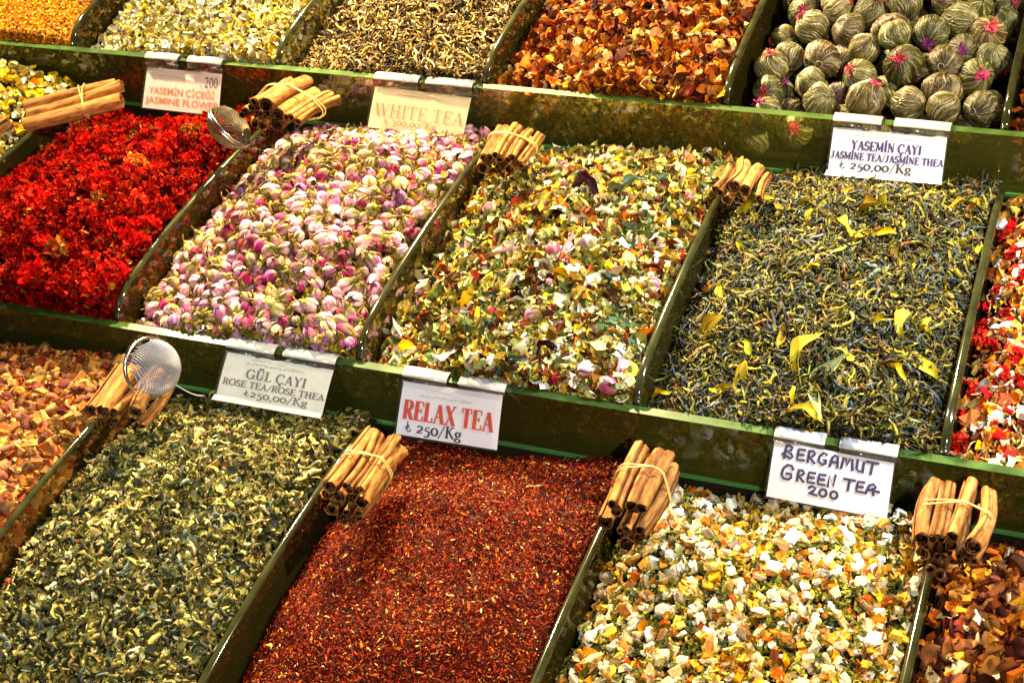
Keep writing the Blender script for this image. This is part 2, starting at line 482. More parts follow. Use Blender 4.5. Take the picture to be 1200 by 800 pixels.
ZV = ['front', 'towards front', 'halfway back', 'towards back', 'rear']
ZU = ['by left divider', 'left of centre', 'right of centre', 'by right divider']
def place(name, meshes, P, N, size, rng, tilt=0.5, sd=0.15, lift=0.0, label='', cat='', group='', labels=None, which=None, zone=None):
    """individual pieces lying on a heap; meshes are shared"""
    F = frames(N, tilt, rng)
    for i in range(len(P)):
        k = int(rng.integers(0, len(meshes))) if which is None else int(which[i])
        o = link(name, meshes[k])
        s = size * float(np.clip(1 + rng.normal(0, sd), 0.55, 1.6))
        M = Matrix([[F[i][0][a] * s, F[i][1][a] * s, F[i][2][a] * s, P[i][a] + N[i][a] * lift] for a in range(3)] + [[0, 0, 0, 1]])
        o.matrix_world = M
        lb = labels[k] if labels else label
        if zone is not None:
            u = (P[i][0] - zone.x0) / (zone.x1 - zone.x0); v = (P[i][1] - zone.y0) / (zone.y1 - zone.y0)
            lb += ', ' + ZV[min(4, max(0, int(v * 5)))] + ' ' + ZU[min(3, max(0, int(u * 4)))]
        tag(o, lb, cat, group)

# ------------------------------------------------------------------ single piece meshes
def bud_mesh(name, rng, pet, cal):
    """closed dried rosebud: overlapping wrapped petals on a green calyx with sepals; long axis X"""
    V, T, C = [], [], []; n = 0
    def add(v, t, c):
        nonlocal n
        V.append(v); T.append(t + n); C.append(c); n += len(v)
    def prof(u, k):   # radius along the bud
        return 0.355 * (math.sin(math.pi * min(1, max(0, u * 0.86 + 0.11))) ** 0.75) * (1 + 0.05 * k) + 0.01
    npet = 6
    for k in range(npet):
        a0 = 2 * math.pi * k / npet + rng.uniform(-0.25, 0.25); width = rng.uniform(1.0, 1.4)
        top = rng.uniform(0.80, 0.94)
        off = 0.25 * (k % 2)
        tw = rng.uniform(0.3, 0.9)
        vv, cc = [], []
        NU, NV = 7, 5
        for i in range(NU + 1):
            u = i / NU * top
            for j in range(NV + 1):
                w = 2 * j / NV - 1
                wid = width * (0.65 + 0.5 * math.sin(math.pi * min(1, u)))
                a = a0 + w * wid * 0.5 + tw * u
                r = prof(u, off) * (1 + 0.10 * (w + 0.2) + rng.normal(0, 0.025))
                if i == NU: r = r * 0.75 + 0.03 * abs(w) + rng.uniform(0, 0.03)
                x = u - 0.42 - 0.09 * w * w * (i / NU) ** 2
                vv.append((x, r * math.cos(a), r * math.sin(a)))
                f = min(1, max(0, (u - 0.05) * 2.2)) ; base = lin(cal) * 0.6 + lin('e8d9a0') * 0.4
                c = base * (1 - f) + lin(pet[k % len(pet)]) * f
                c = c * (1.0 + 0.22 * rng.normal()) * (1.2 - 0.5 * abs(w)); c = c * np.array([1, 1 - 0.35 * abs(w) * f, 1 - 0.12 * abs(w) * f])
                cc.append(c)
        q = [(i * (NV + 1) + j, i * (NV + 1) + j + 1, (i + 1) * (NV + 1) + j + 1, (i + 1) * (NV + 1) + j) for i in range(NU) for j in range(NV)]
        add(np.array(vv), quads_tri(q), np.clip(np.array(cc), 0.01, 0.95))
    # hip and sepals
    v, t = t_sphere(8, 6, lambda th, ph: 0.14)
    v = v[:, [2, 0, 1]] * np.array([1.25, 1, 1]) + np.array([-0.50, 0, 0])
    add(v, t, np.tile(lin(cal), (len(v), 1)))
    for k in range(4):
        a = 2 * math.pi * k / 4 + rng.uniform(-0.3, 0.3); L = rng.uniform(0.35, 0.7); fl = rng.uniform(0.0, 0.12)
        vv = []
        for i in range(5):
            u = i / 4; r = prof(u * L, 1) * 1.1 + 0.02 + fl * u * u
            w = 0.10 * (1 - u) + 0.006
            for sgn in (-1, 1):
                vv.append((u * L - 0.46, r * math.cos(a + sgn * w / max(r, .08)), r * math.sin(a + sgn * w / max(r, .08))))
        q = [(2 * i, 2 * i + 1, 2 * i + 3, 2 * i + 2) for i in range(4)]
        add(np.array(vv), quads_tri(q), np.tile(lin(cal) * rng.uniform(0.7, 1.3), (len(vv), 1)))
    # stalk
    v, t, sh = t_tube(3, 3, 0.6, 0.035, 1, rng, taper=0.8)
    add(v * np.array([0.4, 1, 1]) + np.array([-0.78, 0, 0]), t, np.tile(lin('a08a4a'), (len(v), 1)))
    return np_mesh(name, np.concatenate(V), np.concatenate(T), M_petal, np.concatenate(C), smooth=True)

def red_mesh(name, rng, pal):
    """crumpled dried flower head: many small ruffled petals round a core"""
    V, T, C = [], [], []; n = 0
    core, t = t_sphere(9, 7, lambda th, ph: 0.28 * (1 + 0.12 * math.sin(3 * ph + th * 4)))
    core = core * np.array([1, 1, 0.7])
    V.append(core); T.append(t); C.append(np.tile(lin(pal[-1]), (len(core), 1))); n = len(core)
    for k in range(64):
        pv, pt, sh = t_petal(rng, 0.9, 3, 2, 0.9, 0.20)
        d = rng.normal(0, 1, 3); d[2] = abs(d[2]) * 0.8 - 0.1; d /= np.linalg.norm(d)
        up = rng.normal(0, 1, 3); x = d * 0.75 + up * 0.45; x /= np.linalg.norm(x)
        y = np.cross(d, x + 0.01); y /= np.linalg.norm(y) + 1e-9; z = np.cross(x, y)
        s = rng.uniform(0.11, 0.26)
        W = pv @ np.stack([x, y, z]) * s + d * np.array([0.36, 0.36, 0.26]) * rng.uniform(0.75, 1.15)
        c = lin(pal[rng.integers(0, len(pal) - 1)])
        V.append(W); T.append(pt + n); n += len(W)
        C.append(np.clip(c[None] * sh[:, None] * (0.8 + 0.4 * rng.random()), 0, 1))
    return np_mesh(name, np.concatenate(V), np.concatenate(T), M_red, np.concatenate(C), smooth=False)

def flower_mesh(name, rng, pet, mid):
    """small open dried jasmine blossom"""
    V, T, C = [], [], []; n = 0
    m = rng.integers(4, 7)
    for k in range(m):
        pv, pt, sh = t_petal(rng, 0.55, 4, 2, 0.7, 0.05)
        a = 2 * math.pi * k / m + rng.uniform(-0.3, 0.3); el = rng.uniform(0.1, 0.9)
        x = np.array([math.cos(a) * math.cos(el), math.sin(a) * math.cos(el), math.sin(el)]); y = np.array([-math.sin(a), math.cos(a), 0]); z = np.cross(x, y)
        W = (pv + np.array([0.5, 0, 0])) @ np.stack([x, y, z]) * rng.uniform(0.4, 0.6)
        V.append(W); T.append(pt + n); n += len(W); C.append(np.clip(lin(pet)[None] * sh[:, None], 0, 1))
    v, t, sh = t_tube(3, 4, 0.4, 0.09, 1, rng, taper=0.8)
    W = v[:, [2, 1, 0]] * np.array([1, 1, 0.8]) - np.array([0, 0, 0.35])
    V.append(W); T.append(t + n); C.append(np.tile(lin(mid), (len(W), 1)))
    return np_mesh(name, np.concatenate(V), np.concatenate(T), M_petal, np.concatenate(C), smooth=True)

def chunk_mesh(name, rng, cols, flat=0.6, aspect=0.8, mat=None, rough=0.10, smooth=False):
    """cut dried piece: rounded irregular block with a rind side"""
    k = 4
    g = np.linspace(-1, 1, k); V = []; idx = {}
    T = []
    def vid(p):
        key = tuple(np.round(p, 3))
        if key not in idx: idx[key] = len(V); V.append(p)
        return idx[key]
    for ax in range(3):
        for sg in (-1, 1):
            for i in range(k - 1):
                for j in range(k - 1):
                    q = []
                    for (a, c) in ((i, j), (i + 1, j), (i + 1, j + 1), (i, j + 1)):
                        p = np.zeros(3); p[ax] = sg; p[(ax + 1) % 3] = g[a]; p[(ax + 2) % 3] = g[c]
                        q.append(vid(p))
                    if sg < 0: q = q[::-1]
                    T += [(q[0], q[1], q[2]), (q[0], q[2], q[3])]
    V = np.array(V)
    side = V[:, 2].copy()
    V = V / (np.linalg.norm(V, axis=1, keepdims=True) ** 0.55)
    V = V * np.array([0.5, 0.5 * aspect, 0.5 * flat])
    bend = rng.uniform(-0.5, 0.5); V[:, 2] += bend * V[:, 0] ** 2 - 0.2 * bend * V[:, 1]
    V += rng.normal(0, rough * 0.45, V.shape) * np.array([1, 1, 0.6])
    f = (side > 0.5)[:, None]
    C = np.where(f, lin(cols[0])[None], lin(cols[1])[None]) * (1 + rng.normal(0, 0.12, (len(V), 1)))
    return np_mesh(name, V, np.array(T), mat or M_obj, np.clip(C, 0.01, 0.95), smooth=smooth)

def leafpiece_mesh(name, rng, cols, aspect=0.35, nu=10, nv=4, curl=0.8, wave=0.15):
    V = []; C = []
    ph = rng.uniform(0, 6, 4); bendx = rng.normal(0, 0.5)
    for i in range(nu + 1):
        u = i / nu
        wd = aspect * 0.5 * math.sin(math.pi * (u * 0.92 + 0.04)) ** 0.7 * (1 + 0.2 * math.sin(13 * u + ph[2]))
        roll = curl * (0.6 + 0.6 * math.sin(3 * u + ph[3]))
        for j in range(nv + 1):
            v = 2 * j / nv - 1
            y = wd * math.sin(v * roll * 1.3) / max(roll, 0.3); z = wd * (1 - math.cos(v * roll * 1.3)) / max(roll, .3) * 1.5
            V.append((u - 0.5, y + bendx * (u - 0.5) ** 2 + 0.04 * math.sin(8 * u + ph[0]), z + wave * math.sin(5 * u + ph[1])))
            c = lin(cols[0]) * (1 - abs(v)) + lin(cols[1]) * abs(v)
            C.append(c * (1 + rng.normal(0, 0.12)))
    T = [(i * (nv + 1) + j, i * (nv + 1) + j + 1, (i + 1) * (nv + 1) + j + 1, (i + 1) * (nv + 1) + j) for i in range(nu) for j in range(nv)]
    me = np_mesh(name, np.array(V), quads_tri(T), M_petal, np.clip(np.array(C), 0.005, 0.95), smooth=True)
    return me

#@@HEAPS
# ------------------------------------------------------------------ bins
# lowest tray
b = Bin(0, -0.262, 0.026, eL=-0.03, eR=0.004, B=(0.02, 0.03, 0.03, 0.015), seed=1)
h = Heap(); h.surface(b, '5a3010')
pal = [('a87c4c', 4), ('946438', 4), ('804828', 3), ('6a3014', 2), ('b8905c', 2), ('703428', 2)]
h.scatter(b, 'chip', 1800, 0.012, pal, 0.7, layer=0.004); h.scatter(b, 'blob', 1800, 0.010, pal, 0.7, 0.3, layer=0.004); h.scatter(b, 'shard', 2500, 0.012, pal, 0.7, layer=0.004)
h.scatter(b, 'chip', 1500, 0.012, pal, 0.5, mode='right')
h.build('root_bark_heap', M_chip, 'heap of orange brown chopped bark pieces at the left edge of the lowest tray')
P, N = poisson(b, 0.0115, 6000, RNG); P, N = P[:260], N[:260]
ms = [chunk_mesh('bark_chip', R2, [c1, c2], R2.uniform(0.45, 0.7), R2.uniform(0.5, 0.8), rough=0.17, smooth=True) for c1, c2 in (('9c6c40', '6a3c20'), ('80502f', '582a18'), ('a47c4c', '784828'), ('7c4830', '502818'), ('70382a', '8e5e3c'), ('b8945c', '805030'))]
place('bark_chip', ms, P, N, 0.0165, RNG, 0.6, 0.22, 0.003, '', 'bark chip', 'bark chips in the left heap of the lowest tray', labels=[c + ' bark chip in far left heap' for c in ('golden', 'tan brown', 'cream', 'rust brown', 'dark reddish', 'pale yellow')], zone=b)

b = Bin(0, 0.026, 0.314, eL=-0.027, eR=-0.012, B=(0.02, 0.048, 0.052, -0.008), wob=0.005, seed=2)
B1 = b
h = Heap(0.45); h.surface(b, '26260f')
pal = [('70693a', 5), ('8e8450', 4), ('504e2a', 4), ('aca068', 3), ('2e3020', 4), ('586050', 1.6), ('ccc090', 1.5), ('6c5830', 1)]
h.scatter(b, 'fatcurl', 5600, 0.0140, pal, 0.55, 0.4, layer=0.0035); h.scatter(b, 'leaf', 2600, 0.0125, pal, 0.7, 0.35, layer=0.003, lift=0.001); h.scatter(b, 'curl', 2400, 0.0180, pal, 0.5, layer=0.003, lift=0.001)
h.scatter(b, 'flake', 1700, 0.0095, pal, 0.6, layer=0.003, lift=0.001)
h.scatter(b, 'twig', 150, 0.020, [('b0945a', 2), ('8a6a3a', 2), ('c8b080', 1)], 0.3, 0.35, lift=0.003)
h.scatter(b, 'chip', 35, 0.007, [('c85a20', 3), ('d88838', 1)], 0.5, lift=0.004, patch=lambda P: P[:, 0] < 0.13)
h.scatter(b, 'curl', 2600, 0.013, pal, 0.4, mode='right')
h.build('gunpowder_tea_heap', M_leaf, 'heap of curled grey green tea leaves in the lowest tray, left of the red rooibos', True)

b = Bin(0, 0.314, 0.601, eL=-0.027, eR=-0.010, B=(0.018, 0.044, 0.040, -0.012), wob=0.003, seed=3)
B2 = b
h = Heap(0.48); h.surface(b, '5a1a0a', drop=0.0012)
pal = [('782812', 5), ('984018', 4), ('4c160c', 4), ('c06c30', 2.0), ('2c0e0a', 2.8), ('ecb878', 0.9), ('742416', 4)]
h.scatter(b, 'needle', 80000, 0.0030, pal, 0.5, 0.35, layer=0.0012)
h.scatter(b, 'needle', 2500, 0.0062, pal + [('c89868', 1)], 0.4, 0.3, layer=0.001, lift=0.001)
h.scatter(b, 'needle', 12000, 0.004, pal, 0.4, mode='right')
h.build('rooibos_heap', M_grain, 'heap of fine red brown rooibos needles in the lowest tray')

b = Bin(0, 0.601, 0.895, eL=-0.027, eR=-0.010, B=(0.02, 0.046, 0.046, -0.010), wob=0.005, seed=4)
B3 = b
h = Heap(); h.surface(b, '30260c')
palg = [('62602c', 4), ('84803e', 3), ('38422c', 3), ('9c944e', 2)]
palc = [('e8d09c', 4), ('dcac58', 4), ('c08434', 4), ('b06020', 1.6), ('f4ecd0', 3), ('7a4420', 1), ('c8bc94', 2)]
h.scatter(b, 'curl', 4800, 0.015, palg, 0.5, layer=0.003); h.scatter(b, 'chip', 1500, 0.0075, palc, 0.8, layer=0.004, lift=0.0005)
h.scatter(b, 'curl', 700, 0.014, palg, 0.5, layer=0.002, lift=0.0045)
h.scatter(b, 'flake', 1300, 0.010, palc, 0.8, layer=0.0035, lift=0.001)
h.scatter(b, 'twig', 60, 0.020, [('8a6040', 1)], 0.3, lift=0.004)
h.scatter(b, 'chip', 900, 0.009, palc, 0.5, mode='right'); h.scatter(b, 'curl', 900, 0.012, palg, 0.5, mode='right')
h.build('citrus_tea_heap', M_chip, 'heap of green tea mixed with small cream and orange citrus bits in the lowest tray')
P, N = poisson(b, 0.0098, 9000, RNG); sel = RNG.permutation(len(P))[:270]; P, N = P[sel], N[sel]
cc = [('f2ecd8', 'e8dcb8'), ('f0e4c0', 'cc9c48'), ('e8d8a8', 'c08834'), ('ece0c0', 'd4ac68'), ('c08830', 'e4cc90'), ('a86024', 'd4b07c'), ('f0e8d0', 'e4d4a8')]
ms = [chunk_mesh('citrus_piece', R2, [c1, c2], R2.uniform(0.3, 0.6), R2.uniform(0.55, 0.95), rough=0.14) for c1, c2 in cc + cc[:4]]
CL = ['white', 'cream and orange', 'cream topped amber', 'whitish tan', 'golden orange', 'rusty orange', 'chalk white', 'flat white', 'flat cream and orange', 'flat amber', 'flat tan']
place('citrus_piece', ms, P, N, 0.0122, RNG, 0.8, 0.3, 0.0045, '', 'citrus peel', 'citrus peel pieces on the citrus tea heap', labels=[c + ' citrus peel piece in citrus tea' for c in CL], zone=b)

b = Bin(0, 0.895, 1.19, eL=-0.03, eR=-0.010, B=(0.02, 0.040, 0.038, -0.01), wob=0.004, seed=5)
h = Heap(); h.surface(b, '2a0c06')
pal = [('8c4c20', 4), ('a86c30', 3), ('54280f', 4), ('34180c', 4), ('d8a050', 1.5), ('e8d0a0', 0.7)]
h.scatter(b, 'flake', 2600, 0.014, pal, 0.8, layer=0.004); h.scatter(b, 'chip', 2200, 0.010, pal, 0.7, layer=0.004)
h.build('fruit_tea_heap', M_chip, 'heap of dark red and orange fruit tea in the lower right corner')
P, N = poisson(b, 0.0135, 5000, RNG)
cc = [('a05c28', '7c4018'), ('b47c3c', '905420'), ('5c2c16', '3c1a0c'), ('d8bc88', 'b47c40'), ('884420', '54240f'), ('804820', 'a46c38')]
ms = [chunk_mesh('dried_fruit_piece', R2, [c1, c2], R2.uniform(0.35, 0.6), R2.uniform(0.6, 0.95), rough=0.22, smooth=True) for c1, c2 in cc]
place('dried_fruit_piece', ms, P[:150], N[:150], 0.018, RNG, 0.8, 0.25, 0.003, '', 'dried fruit', 'dried fruit pieces in the lower right heap', labels=[c + ' dried fruit piece in lower right heap' for c in ('orange red', 'orange', 'dark maroon', 'pale tan', 'brick red', 'brown orange')], zone=b)

# middle tray
b = Bin(1, -0.60, -0.30, seed=6)
h = Heap(); h.surface(b, '4a3c10')
pal = [('f0e8c0', 3), ('d8b840', 3), ('a09030', 2), ('6a5a20', 2), ('e8d890', 2), ('c88030', 1)]
h.scatter(b, 'flake', 1800, 0.012, pal, 0.8, layer=0.004); h.scatter(b, 'chip', 1200, 0.009, pal, 0.8, layer=0.004)
h.build('yellow_flower_tea_heap', M_chip, 'small corner of a white and yellow flower tea heap behind the red flowers at the left edge')

b = Bin(1, -0.30, 0.0, eL=-0.02, eR=0.004, B=(0.018, 0.042, 0.030, -0.040), wob=0.006, seed=7)
h = Heap(); h.surface(b, '4a0604', drop=0.009)
pal = [('9c1406', 5), ('b82008', 4), ('700c04', 5), ('d05018', 1), ('d89038', 0.5), ('5a2010', 0.6)]
h.scatter(b, 'flake', 9000, 0.0062, pal, 0.9, layer=0.006); h.scatter(b, 'flake', 160, 0.009, [('c89048', 1), ('a87030', 1)], 0.8, layer=0.003, lift=0.004)
h.scatter(b, 'flake', 2600, 0.009, pal, 0.6, mode='right'); h.scatter(b, 'flake', 1800, 0.009, pal, 0.6, mode='front')
h.build('red_petal_heap', M_red, 'loose red petal crumbs under the dried red flower heads in the middle tray')
P, N = poisson(b, 0.0225, 9000, RNG, margin=0.011)
pr = ['dc200e', 'cc180c', 'e83018', 'b01008', 'd83414', '5c0804']
ms = [red_mesh('red_flower_head', R2, pr) for _ in range(7)]
ms += [red_mesh('red_flower_head', R2, ['d87028', 'e09838', 'c03818', 'b86020', '6a2010'])]
lb = ['crumpled bright red dried flower head'] * 7 + ['orange tinged dried flower head among red ones']
wh = np.where(RNG.random(len(P)) < 0.05, 7, RNG.integers(0, 7, len(P)))
place('red_flower_head', ms, P[:300], N[:300], 0.033, RNG, 0.45, 0.2, 0.004, cat='dried flower', group='red flower heads in the middle tray', labels=lb, which=wh, zone=b)

b = Bin(1, 0.0, 0.30, eL=-0.027, eR=-0.008, B=(0.020, 0.050, 0.056, 0.0), wob=0.005, seed=8)
M0 = b
h = Heap(); h.surface(b, '4a3a18', drop=0.010)
pal = [('a89850', 4), ('c8b070', 3), ('d8a0b0', 1.5), ('b0708a', 1), ('7a7030', 3), ('e8d8c0', 1)]
h.scatter(b, 'flake', 3200, 0.009, pal, 0.9, layer=0.006, lift=-0.004); h.scatter(b, 'wisp', 1500, 0.013, pal, 0.6, layer=0.003, lift=0.001)
h.scatter(b, 'blob', 1400, 0.010, pal, 0.9, layer=0.003, lift=-0.004); h.scatter(b, 'flake', 900, 0.011, pal, 0.6, mode='right'); h.scatter(b, 'flake', 900, 0.011, pal, 0.6, mode='front')
WB = [b.sample(150, 'right'), b.sample(110, 'front')]
pk = [(['ecb4c4', 'dc94ac', 'f4dcd8', 'cc7c9c'], '98883c'), (['b03874', '98285c', 'c45c8c', 'a43c6c'], '7a6a2c'), (['f4e4d8', 'f0d0d0', 'e0acb4'], '948838'),
      (['cc6890', 'e09ab0', 'b04878'], '8a7a34'), (['d8cc94', 'c4b474', 'd8b09c'], '94883c'), (['b484b4', '986090', 'd4b0cc'], '7a7034'), (['c05068', 'd07c80', 'a03450'], '8a7a38'), (['ecc8d0', 'f4e4e0', 'd8a0b4'], '848040')]
lbs = ['pale pink dried rosebud', 'deep magenta dried rosebud', 'cream white dried rosebud', 'mid pink dried rosebud',
       'yellowish unopened dried rosebud', 'lilac purple dried rosebud', 'rosy red dried rosebud', 'very pale pink rosebud with green calyx']
budm = [bud_mesh('rosebud', R2, p, c) for p, c in pk] ; budm2 = [bud_mesh('rosebud', R2, p, c) for p, c in pk]
P, N = poisson(b, 0.0126, 14000, RNG, margin=0.007)
far_P, far_N = P[300:], N[300:]
wh = RNG.choice(8, len(P), p=[.22, .12, .16, .12, .14, .08, .04, .12])
place('rosebud', budm + budm2, P[:300], N[:300], 0.0192, RNG, 1.0, 0.16, 0.002, cat='rosebud', group='dried rosebuds in the rose tea heap',
      labels=lbs + lbs, which=wh[:300] + 8 * RNG.integers(0, 2, len(P[:300])), zone=b)
def bake_buds(hp, P, N, ids, size):
    F = frames(N, 1.0, RNG)
    for i in range(len(P)):
        me = (budm + budm2)[ids[i] + 8 * (i % 2)]; nv = len(me.vertices)
        v = np.empty(nv * 3, np.float32); me.vertices.foreach_get('co', v); v = v.reshape(-1, 3)
        c = np.empty(nv * 4, np.float32); me.color_attributes['Col'].data.foreach_get('color', c)
        t = np.empty(len(me.polygons) * 3, np.int32); me.loops.foreach_get('vertex_index', t)
        hp.add(v @ F[i] * size * RNG.uniform(.85, 1.15) + P[i], t.reshape(-1, 3), c.reshape(-1, 4)[:, :3])
bake_buds(h, far_P, far_N, wh[300:], 0.0195)
P2, N2 = b.sample(260, 'top'); k = in_view(P2, 20); P2, N2 = P2[k], N2[k]
bake_buds(h, P2 - N2 * 0.009, N2, RNG.integers(0, 8, len(P2)), 0.022)
for P3, N3 in WB: bake_buds(h, P3 - N3 * 0.004, N3, RNG.integers(0, 8, len(P3)), 0.021)
h.build('rosebud_heap', M_petal, 'loose rosebuds, petals and stalks filling the rose tea heap behind and below', True, 'rosebuds')

b = Bin(1, 0.30, 0.60, eL=-0.027, eR=-0.008, B=(0.018, 0.044, 0.048, 0.0), wob=0.005, seed=9)
M1 = b
h = Heap(); h.surface(b, '2e220c', drop=0.006)
pal = [('e8d8a4', 5), ('ccb45c', 4), ('948a48', 4), ('5c6a3c', 3.5), ('4a3018', 2), ('7a3a1c', 2), ('b86a34', 1.5), ('d8a830', 1.2), ('6a7040', 2), ('3a2418', 2), ('f0e8d4', 1.2), ('a04038', 0.4), ('a0a070', 1.5), ('5a4020', 3)]
h.scatter(b, 'flake', 3300, 0.0135, pal, 0.8, 0.4, layer=0.004); h.scatter(b, 'chip', 2200, 0.009, pal, 0.8, layer=0.004)
h.scatter(b, 'curl', 3200, 0.0165, pal, 0.6, 0.35, layer=0.004, lift=0.001); h.scatter(b, 'leaf', 700, 0.017, [('8a8a44', 2), ('5a7058', 2), ('b0a868', 2), ('7a8a70', 1)], 0.6, lift=0.003)
h.scatter(b, 'wisp', 700, 0.016, [('b0a050', 1), ('c8b880', 1), ('7a7a38', 1)], 0.4, lift=0.003)
h.scatter(b, 'blob', 110, 0.0080, [('e0b828', 2), ('b83048', 1), ('3a1a28', 1), ('d0a8b8', 1)], 0.4, lift=0.003)
h.scatter(b, 'flake', 2400, 0.010, pal, 0.6, mode='right'); h.scatter(b, 'flake', 1800, 0.010, pal, 0.6, mode='front')
h.build('relax_tea_heap', M_chip, 'mixed herbal heap of cream, yellow, green and brown bits behind the RELAX TEA card')
P, N = poisson(b, 0.0125, 5000, RNG); sel = RNG.permutation(len(P))[:280]; P, N = P[sel], N[sel]
cc = [('f2ecd0', 'e0d090'), ('e0c468', 'c8a038'), ('f4f0e4', 'e8e0c0'), ('a84a20', '7a2c14'), ('d8d098', 'b0a858'), ('f0d8d8', 'e0a8b8'), ('e8dca8', 'c8b060'), ('5a2c20', '3a1c18')]
ms = [chunk_mesh('herb_piece', R2, [c1, c2], R2.uniform(0.3, 0.6), R2.uniform(0.5, 0.9), rough=0.2) for c1, c2 in cc[:4]]
ms += [leafpiece_mesh('herb_piece', R2, [c1, c2], R2.uniform(0.4, 0.9), 7, 4, R2.uniform(0.9, 1.8), 0.2) for c1, c2 in cc + cc[:3]]
place('herb_piece', ms, P, N, 0.0175, RNG, 0.8, 0.35, 0.003, '', 'dried herb', 'dried herb pieces on the relax tea heap', labels=[c + ' in relax tea' for c in ('chunky cream root piece', 'chunky golden piece', 'chunky white piece', 'chunky rust brown piece', 'curled cream flake', 'curled golden flake', 'curled white flake', 'curled rust brown flake', 'curled olive flake', 'curled pale pink petal', 'curled straw flake', 'curled dark brown flake', 'crumpled cream flake', 'crumpled golden flake', 'crumpled white flake')], zone=b)
# a few larger curled leaves and chamomile heads
big = [((500, 262 + 0), 0)]
def on_heap(b, px, py):
    v = (px - 600) / 1766 * CX + (py - 400) / 1766 * CY + CF
    t = 0.8
    for _ in range(400):
        p = CP + v * t
        if p[2] < b.z(np.array([p[0]]), np.array([p[1]]))[0]: break
        t += 0.004
    return b.surf(np.array([p[0]]), np.array([p[1]]))
def put(name, me, b, px, py, size, ang, label, cat, group=None, lift=0.004, tilt=0.15):
    P, N = on_heap(b, px, py)
    # direction on screen -> direction in the heap surface
    d = CX * math.cos(math.radians(ang)) - CY * math.sin(math.radians(ang))
    n = N[0] + RNG.normal(0, tilt, 3); n /= np.linalg.norm(n)
    # project along view direction onto the tangent plane
    d = d - CF * (d @ n) / (CF @ n); x = d / np.linalg.norm(d); y = np.cross(n, x)
    p = P[0] + N[0] * lift
    o = link(name, me)
    o.matrix_world = Matrix([[x[a] * size, y[a] * size, n[a] * size, p[a]] for a in range(3)] + [[0, 0, 0, 1]])
    tag(o, label, cat, group)
    return o
for i, (px, py) in enumerate([(627, 373), (690, 437), (712, 456), (578, 252), (500, 345), (650, 300), (760, 340), (690, 290)]):
    put('rosebud', (budm + budm2)[(0, 7, 3, 8, 2, 11, 0, 15)[i]], b, px, py, 0.022, RNG.uniform(0, 360), ('pink rosebud beside the long teal leaf', 'pale rosebud near the front glass', 'pink and white rosebud at the front glass by the right divider', 'small pink rosebud in the upper left', 'pale rosebud near the left divider', 'pink rosebud above the centre', 'pink rosebud on the right side', 'pale rosebud right of the dark petals')[i] + ' of the relax tea', 'rosebud', lift=0.006, tilt=0.4)
cham_v, cham_t = t_sphere(14, 9, lambda a, c: 0.5 * (1 + 0.04 * math.sin(9 * c) * math.sin(11 * a)))
cham = np_mesh('chamomile_head', cham_v * [1, 1, .8], cham_t, M_petal, np.tile(lin('dca820'), (len(cham_v), 1)) * R2.uniform(0.7, 1.2, (len(cham_v), 1)))
for i, (px, py) in enumerate([(590, 398), (560, 425), (790, 282), (668, 378), (520, 300)]):
    put('chamomile_head', cham, b, px, py, 0.0085, 0, 'round yellow chamomile head ' + ('below the long teal leaf', 'near the front glass', 'beside the right divider', 'in the middle', 'in the upper left')[i] + ' of the relax tea', 'chamomile', lift=0.006)
teal = [leafpiece_mesh('curled_leaf', R2, c, 0.27, 14, 4, 1.4, 0.08) for c in (['5c8a78', '3c6a58'], ['8aa098', '50705c'], ['a8b078', '788048'])]
dark = [leafpiece_mesh('dark_petal', R2, c, 0.42, 12, 4, 1.5, 0.16) for c in (['2c1620', '48243a'], ['3a2018', '1c0f10'])]
for (px, py, s, a, k, lb) in [(578, 375, 0.055, 75, 0, 'long teal green curled leaf standing out in the middle of the relax tea heap'),
                              (600, 432, 0.035, 20, 1, 'pale grey green leaf close to the front edge of the relax tea heap'),
                              (705, 380, 0.028, -30, 0, 'small teal leaf right of centre in the relax tea heap'),
                              (640, 285, 0.030, 75, 0, 'narrow teal leaf near a dark petal in the upper relax tea heap'),
                              (735, 222, 0.045, 20, 1, 'light teal leaf at the back of the relax tea heap'),
                              (775, 220, 0.035, 60, 1, 'light teal leaf at the back right of the relax tea heap near the divider'),
                              (640, 218, 0.045, 45, 2, 'yellow green leaf just right of the back cinnamon bundle on the relax tea heap'),
                              (560, 330, 0.035, 40, 2, 'pale olive curled leaf on the left of the relax tea heap'),
                              (665, 375, 0.035, -50, 2, 'pale olive leaf right of the long teal leaf')]:
    put('curled_leaf', teal[k], b, px, py, s, a, lb, 'leaf', lift=0.006)
for (px, py, s, a, k, lb) in [(690, 225, 0.042, -25, 0, 'dark purple crumpled petal at the back centre of the relax tea heap'),
                              (650, 262, 0.032, 30, 1, 'dark brown crumpled petal in the upper middle of the relax tea heap'),
                              (600, 352, 0.038, -12, 1, 'dark brown petal right of the long teal leaf'),
                              (640, 410, 0.024, 20, 0, 'small dark petal low in the relax tea heap')]:
    put('dark_petal', dark[k], b, px, py, s, a, lb, 'petal', lift=0.006)

